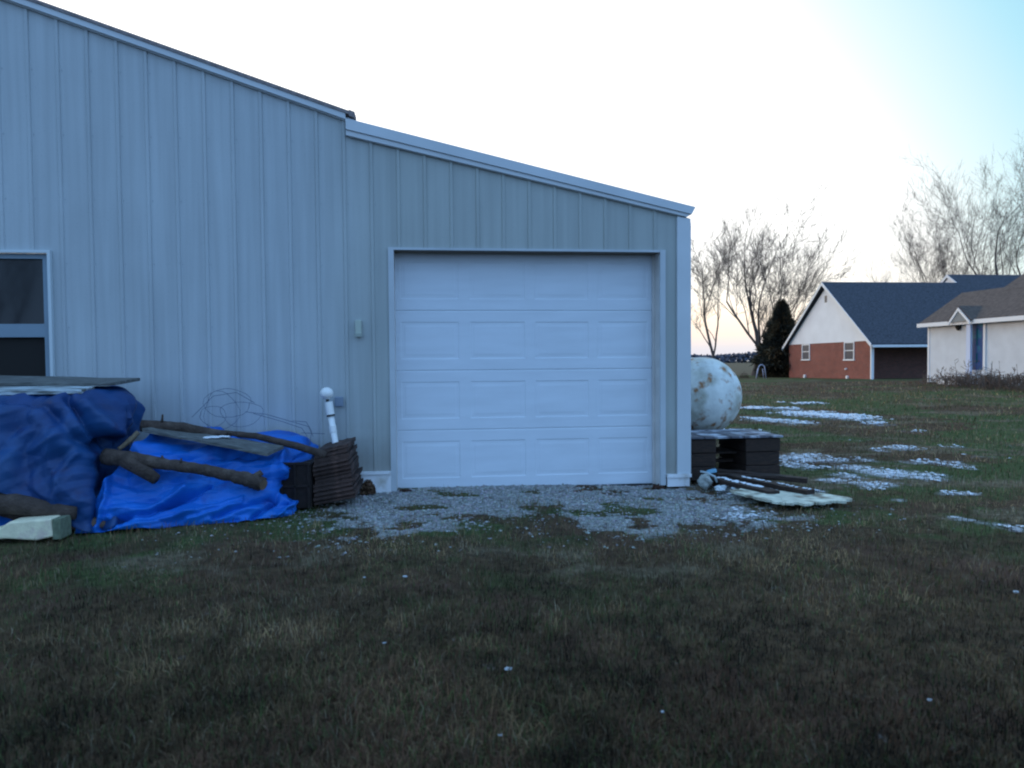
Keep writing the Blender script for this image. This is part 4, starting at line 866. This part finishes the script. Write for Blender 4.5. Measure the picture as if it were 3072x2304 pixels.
# ------------------------------------------------------------ grass, gravel stones, snow lumps
def scatter_polar(nn, r0_, r1_, pw, a0=-52, a1=54):
    q = rng; u = q.random(nn); e = 1-pw
    r_ = (r0_**e+u*(r1_**e-r0_**e))**(1/e); ang = np.radians(q.uniform(a0, a1, nn))+YAW
    return r_*np.sin(ang), -CAMD+r_*np.cos(ang), r_
def blocked(x, y):
    b_ = (y > -.02) & (y < 12.1) & (x < 2.72) & (x > -16.2)
    b_ |= (x < -2.45) & (y > -1.5)
    b_ |= (x < -1.15) & (y > -1.0+(-1.15-x)*.28*-1) & (x > -2.6)
    b_ |= (x > 24.95) & (y < 27) & (y > 4); b_ |= (x > 28.9) & (y > 36)
    return b_
nn = 330000
x, y, r_ = scatter_polar(nn, 1.4, 42, 1.35)
gr = gravel_mask(x, y); sn = snow_mask(x, y); keep = ~blocked(x, y) & (rng.random(nn) > gr*1.0-.045) & (rng.random(nn) > np.clip(sn*1.1-.35, 0, .8))
x, y, r_ = x[keep], y[keep], r_[keep]; nn = len(x); z = ground_z(x, y)-.004
L_ = (.030+.040*rng.random(nn)**1.5)*(1+.5*(fbm(x*1.2, y*1.2, 3)-.5)*2)*np.clip(.9+r_*.03, 1, 1.7); tall = rng.random(nn) < .03; L_[tall] *= 1.7
wd = np.maximum(.0032, r_*.00055)*(.7+.6*rng.random(nn))
az = rng.random(nn)*6.283; tilt = np.abs(rng.normal(0, 1.0, nn)).clip(0, 1.5); dx, dy = np.cos(az), np.sin(az)
sx, sy_ = -dy, dx
p0 = np.stack([x, y, z], -1); d1 = np.stack([dx*np.sin(tilt*.6), dy*np.sin(tilt*.6), np.cos(tilt*.6)], -1); d2 = np.stack([dx*np.sin(tilt*1.25), dy*np.sin(tilt*1.25), np.cos(tilt*1.25)], -1)
s3 = np.stack([sx, sy_, 0*sx], -1)*wd[:, None]/2
tw = np.stack([rng.normal(0, .25, nn), rng.normal(0, .25, nn), 0*x], -1)
p1 = p0+d1*L_[:, None]*.5; p2 = p1+(d2+tw)*L_[:, None]*.5
V = np.stack([p0-s3, p0+s3, p1+s3*.9, p1-s3*.9, p2+s3*.25, p2-s3*.25], 1).reshape(-1, 3)
base_i = (np.arange(nn)*6)[:, None]; F = np.concatenate([base_i+np.array([[0, 1, 2, 3]]), base_i+np.array([[3, 2, 4, 5]])], 1).ravel()
gm_ = green_mask(x, y)[:, None]; st = straw_mask(x, y)[:, None]; u = rng.random((nn, 1)); lf = fbm(x*.9+9, y*1.1, 4)[:, None]; hf = fbm(x*5, y*5+4, 3)[:, None]; nr = np.exp(-((y+2.1)**2)/1.1)[:, None]*sst(-3.5, -1.5, x)[:, None]*(1-sst(3.2, 4.2, x))[:, None]
cl_ = np.clip(.92+1.9*(lf-.5)+2.2*(hf-.5)+.55*nr+.75*sst(3, 7, x)[:, None]-.22*(1-sst(-4.6, -2.9, y))[:, None], .28, 2.1)  # x and y terms put right-hand glow and foreground dimming into the colour
br_ = np.array([[.148, .098, .050]])*(.30+1.2*rng.random((nn, 1))**1.6)*cl_; rd_ = np.array([[.160, .085, .052]])*(.7+.5*rng.random((nn, 1)))
gc = np.array([[.080, .115, .036]])*(.45+.9*rng.random((nn, 1))); sc_ = np.array([[.23, .185, .12]])*(.6+.6*rng.random((nn, 1)))
rdm = (fbm(x*.8+50, y*.8+20, 3)[:, None] > .56)
cb = np.where(rdm & (rng.random((nn, 1)) < .5), rd_, br_)
cb = np.where(u < .14+.6*gm_*(1-.6*np.exp(-((x+1.6)**2+(y+1.6)**2)/1.5))[:, None], gc, cb); cb = np.where(rng.random((nn, 1)) < .05+.65*st+.12*nr, sc_, cb)
cb = cb*np.clip(1+1.0*(lf-.5)+.9*(hf-.5), .6, 1.4)*(.66+.34*sst(-4.4, -2.4, y)+.22*sst(3, 7, x))[:, None]  # light put into blade colour: foreground darkened, open right side brightened
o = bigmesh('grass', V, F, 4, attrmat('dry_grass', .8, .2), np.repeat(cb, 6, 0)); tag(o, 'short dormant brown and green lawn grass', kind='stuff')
# stones
def lumps(name, x, y, sz, col, m, label, flat=.7, lift=.2):
    nn = len(x); z = ground_z(x, y)
    ov = np.array([(1,0,0),(-1,0,0),(0,1,0),(0,-1,0),(0,0,1),(0,0,-1),(.6,.6,.5),(-.6,.6,.45),(-.6,-.6,.5),(.6,-.6,.4)], float)
    fc = np.array([(0,6,9),(6,4,9),(6,0,2),(6,2,4),(2,7,4),(2,1,7),(7,1,8),(7,8,4),(1,3,8),(8,3,4),(3,9,4),(3,0,9)])
    d = ov[None]*(1+.35*rng.normal(size=(nn, len(ov), 1))).clip(.4, 1.6)*sz[:, None, None]*np.stack([1+.3*rng.random(nn), 1+.0*rng.random(nn), flat*(.7+.5*rng.random(nn))], -1)[:, None]
    a = rng.random(nn)*6.283; ca, sa = np.cos(a)[:, None], np.sin(a)[:, None]; dx_ = d[..., 0]*ca-d[..., 1]*sa; dy_ = d[..., 0]*sa+d[..., 1]*ca
    V = np.stack([x[:, None]+dx_, y[:, None]+dy_, (z+sz*lift)[:, None]+d[..., 2]], -1).reshape(-1, 3)
    F = (np.arange(nn)[:, None, None]*len(ov)+fc[None]).ravel()
    o = bigmesh(name, V, F, 3, m, np.repeat(col, len(ov), 0)); tag(o, label, kind='stuff'); return o
nn = 60000; x = rng.uniform(-2.2, 4.0, nn); y = rng.uniform(-3.0, .2, nn); g_ = gravel_mask(x, y); k = (rng.random(nn) < g_**1.4*.85+.012*(y < -.3)*(y > -2.4)) & ~((y > -.02) & (x < 2.7) & ((x < DL) | (x > DR)))
x, y = x[k], y[k]; nn = len(x); sz = .004+.011*rng.random(nn)**2.2
v_ = (.18+.27*rng.random((nn, 1))**1.2); col = v_*np.array([[1, .99, .96]])*(1+.06*rng.normal(size=(nn, 3))); 
lumps('gravel', x, y, sz, col, attrmat('stones', .9, .25), 'pale grey crushed gravel in front of the garage door')
nn = 240000; x = rng.uniform(2, 14, nn); y = rng.uniform(-4, 15, nn); r_ = np.hypot(x, y+CAMD); s_ = snow_mask(x, y)*1.0+.62*(fbm(x*2.4, y*2.0, 4)-.5)*2+.7*(fbm(x*9, y*8, 3)-.5)
k = (s_ > .36+.95*rng.random(nn)) & (snow_mask(x, y) > .12) & ~blocked(x, y); k &= ~((x > 2.8) & (x < 3.9) & (y > .2) & (y < 1.1)); x, y = x[k], y[k]; nn = len(x); sz = (.008+.022*rng.random(nn)**1.5)*np.clip(np.hypot(x, y+CAMD)*.09, .7, 2)
lumps('snow', x, y, sz, np.ones((nn, 1))*np.array([[.74, .77, .82]]), attrmat('snow_lumps', .7, .3), 'patchy remains of snow on the lawn', flat=.35, lift=.7)
# stray white bits on the lawn
bits = [(875, 1246, .015, 'white fleck in the lawn in front of the left door jamb'), (787, 1248, .009, 'tiny white fleck left of the brighter one, in front of the rusty stack'), (830, 1392, .010, 'white fleck in the dark lawn below the white pipe'), (1098, 1447, .016, 'white fleck in the grass near the middle of the foreground'),
        (1080, 1592, .008, 'small bluish white fleck lowest in the foreground grass'), (1430, 1536, .009, 'small white fleck in the grass below the right door jamb'), (2195, 1278, .018, 'white fleck at the right edge of the lawn'), (2008, 1518, .010, 'white fleck low in the right foreground grass')]
for i, (px, py, s_, lab_) in enumerate(bits):
    p = atZ(px, py); m = MB(); s_ *= .75; m.ball((p.x, p.y, gz(p.x, p.y)+.022), s_, 7, 5, (1.3, 1, .5), .35)
    o = m.build('snow_fleck', mat('dull_snow', (.42, .45, .48), .8) if i == 0 else bpy.data.materials['dull_snow'], None); tag(o, lab_, 'snow', 'white flecks in the lawn')
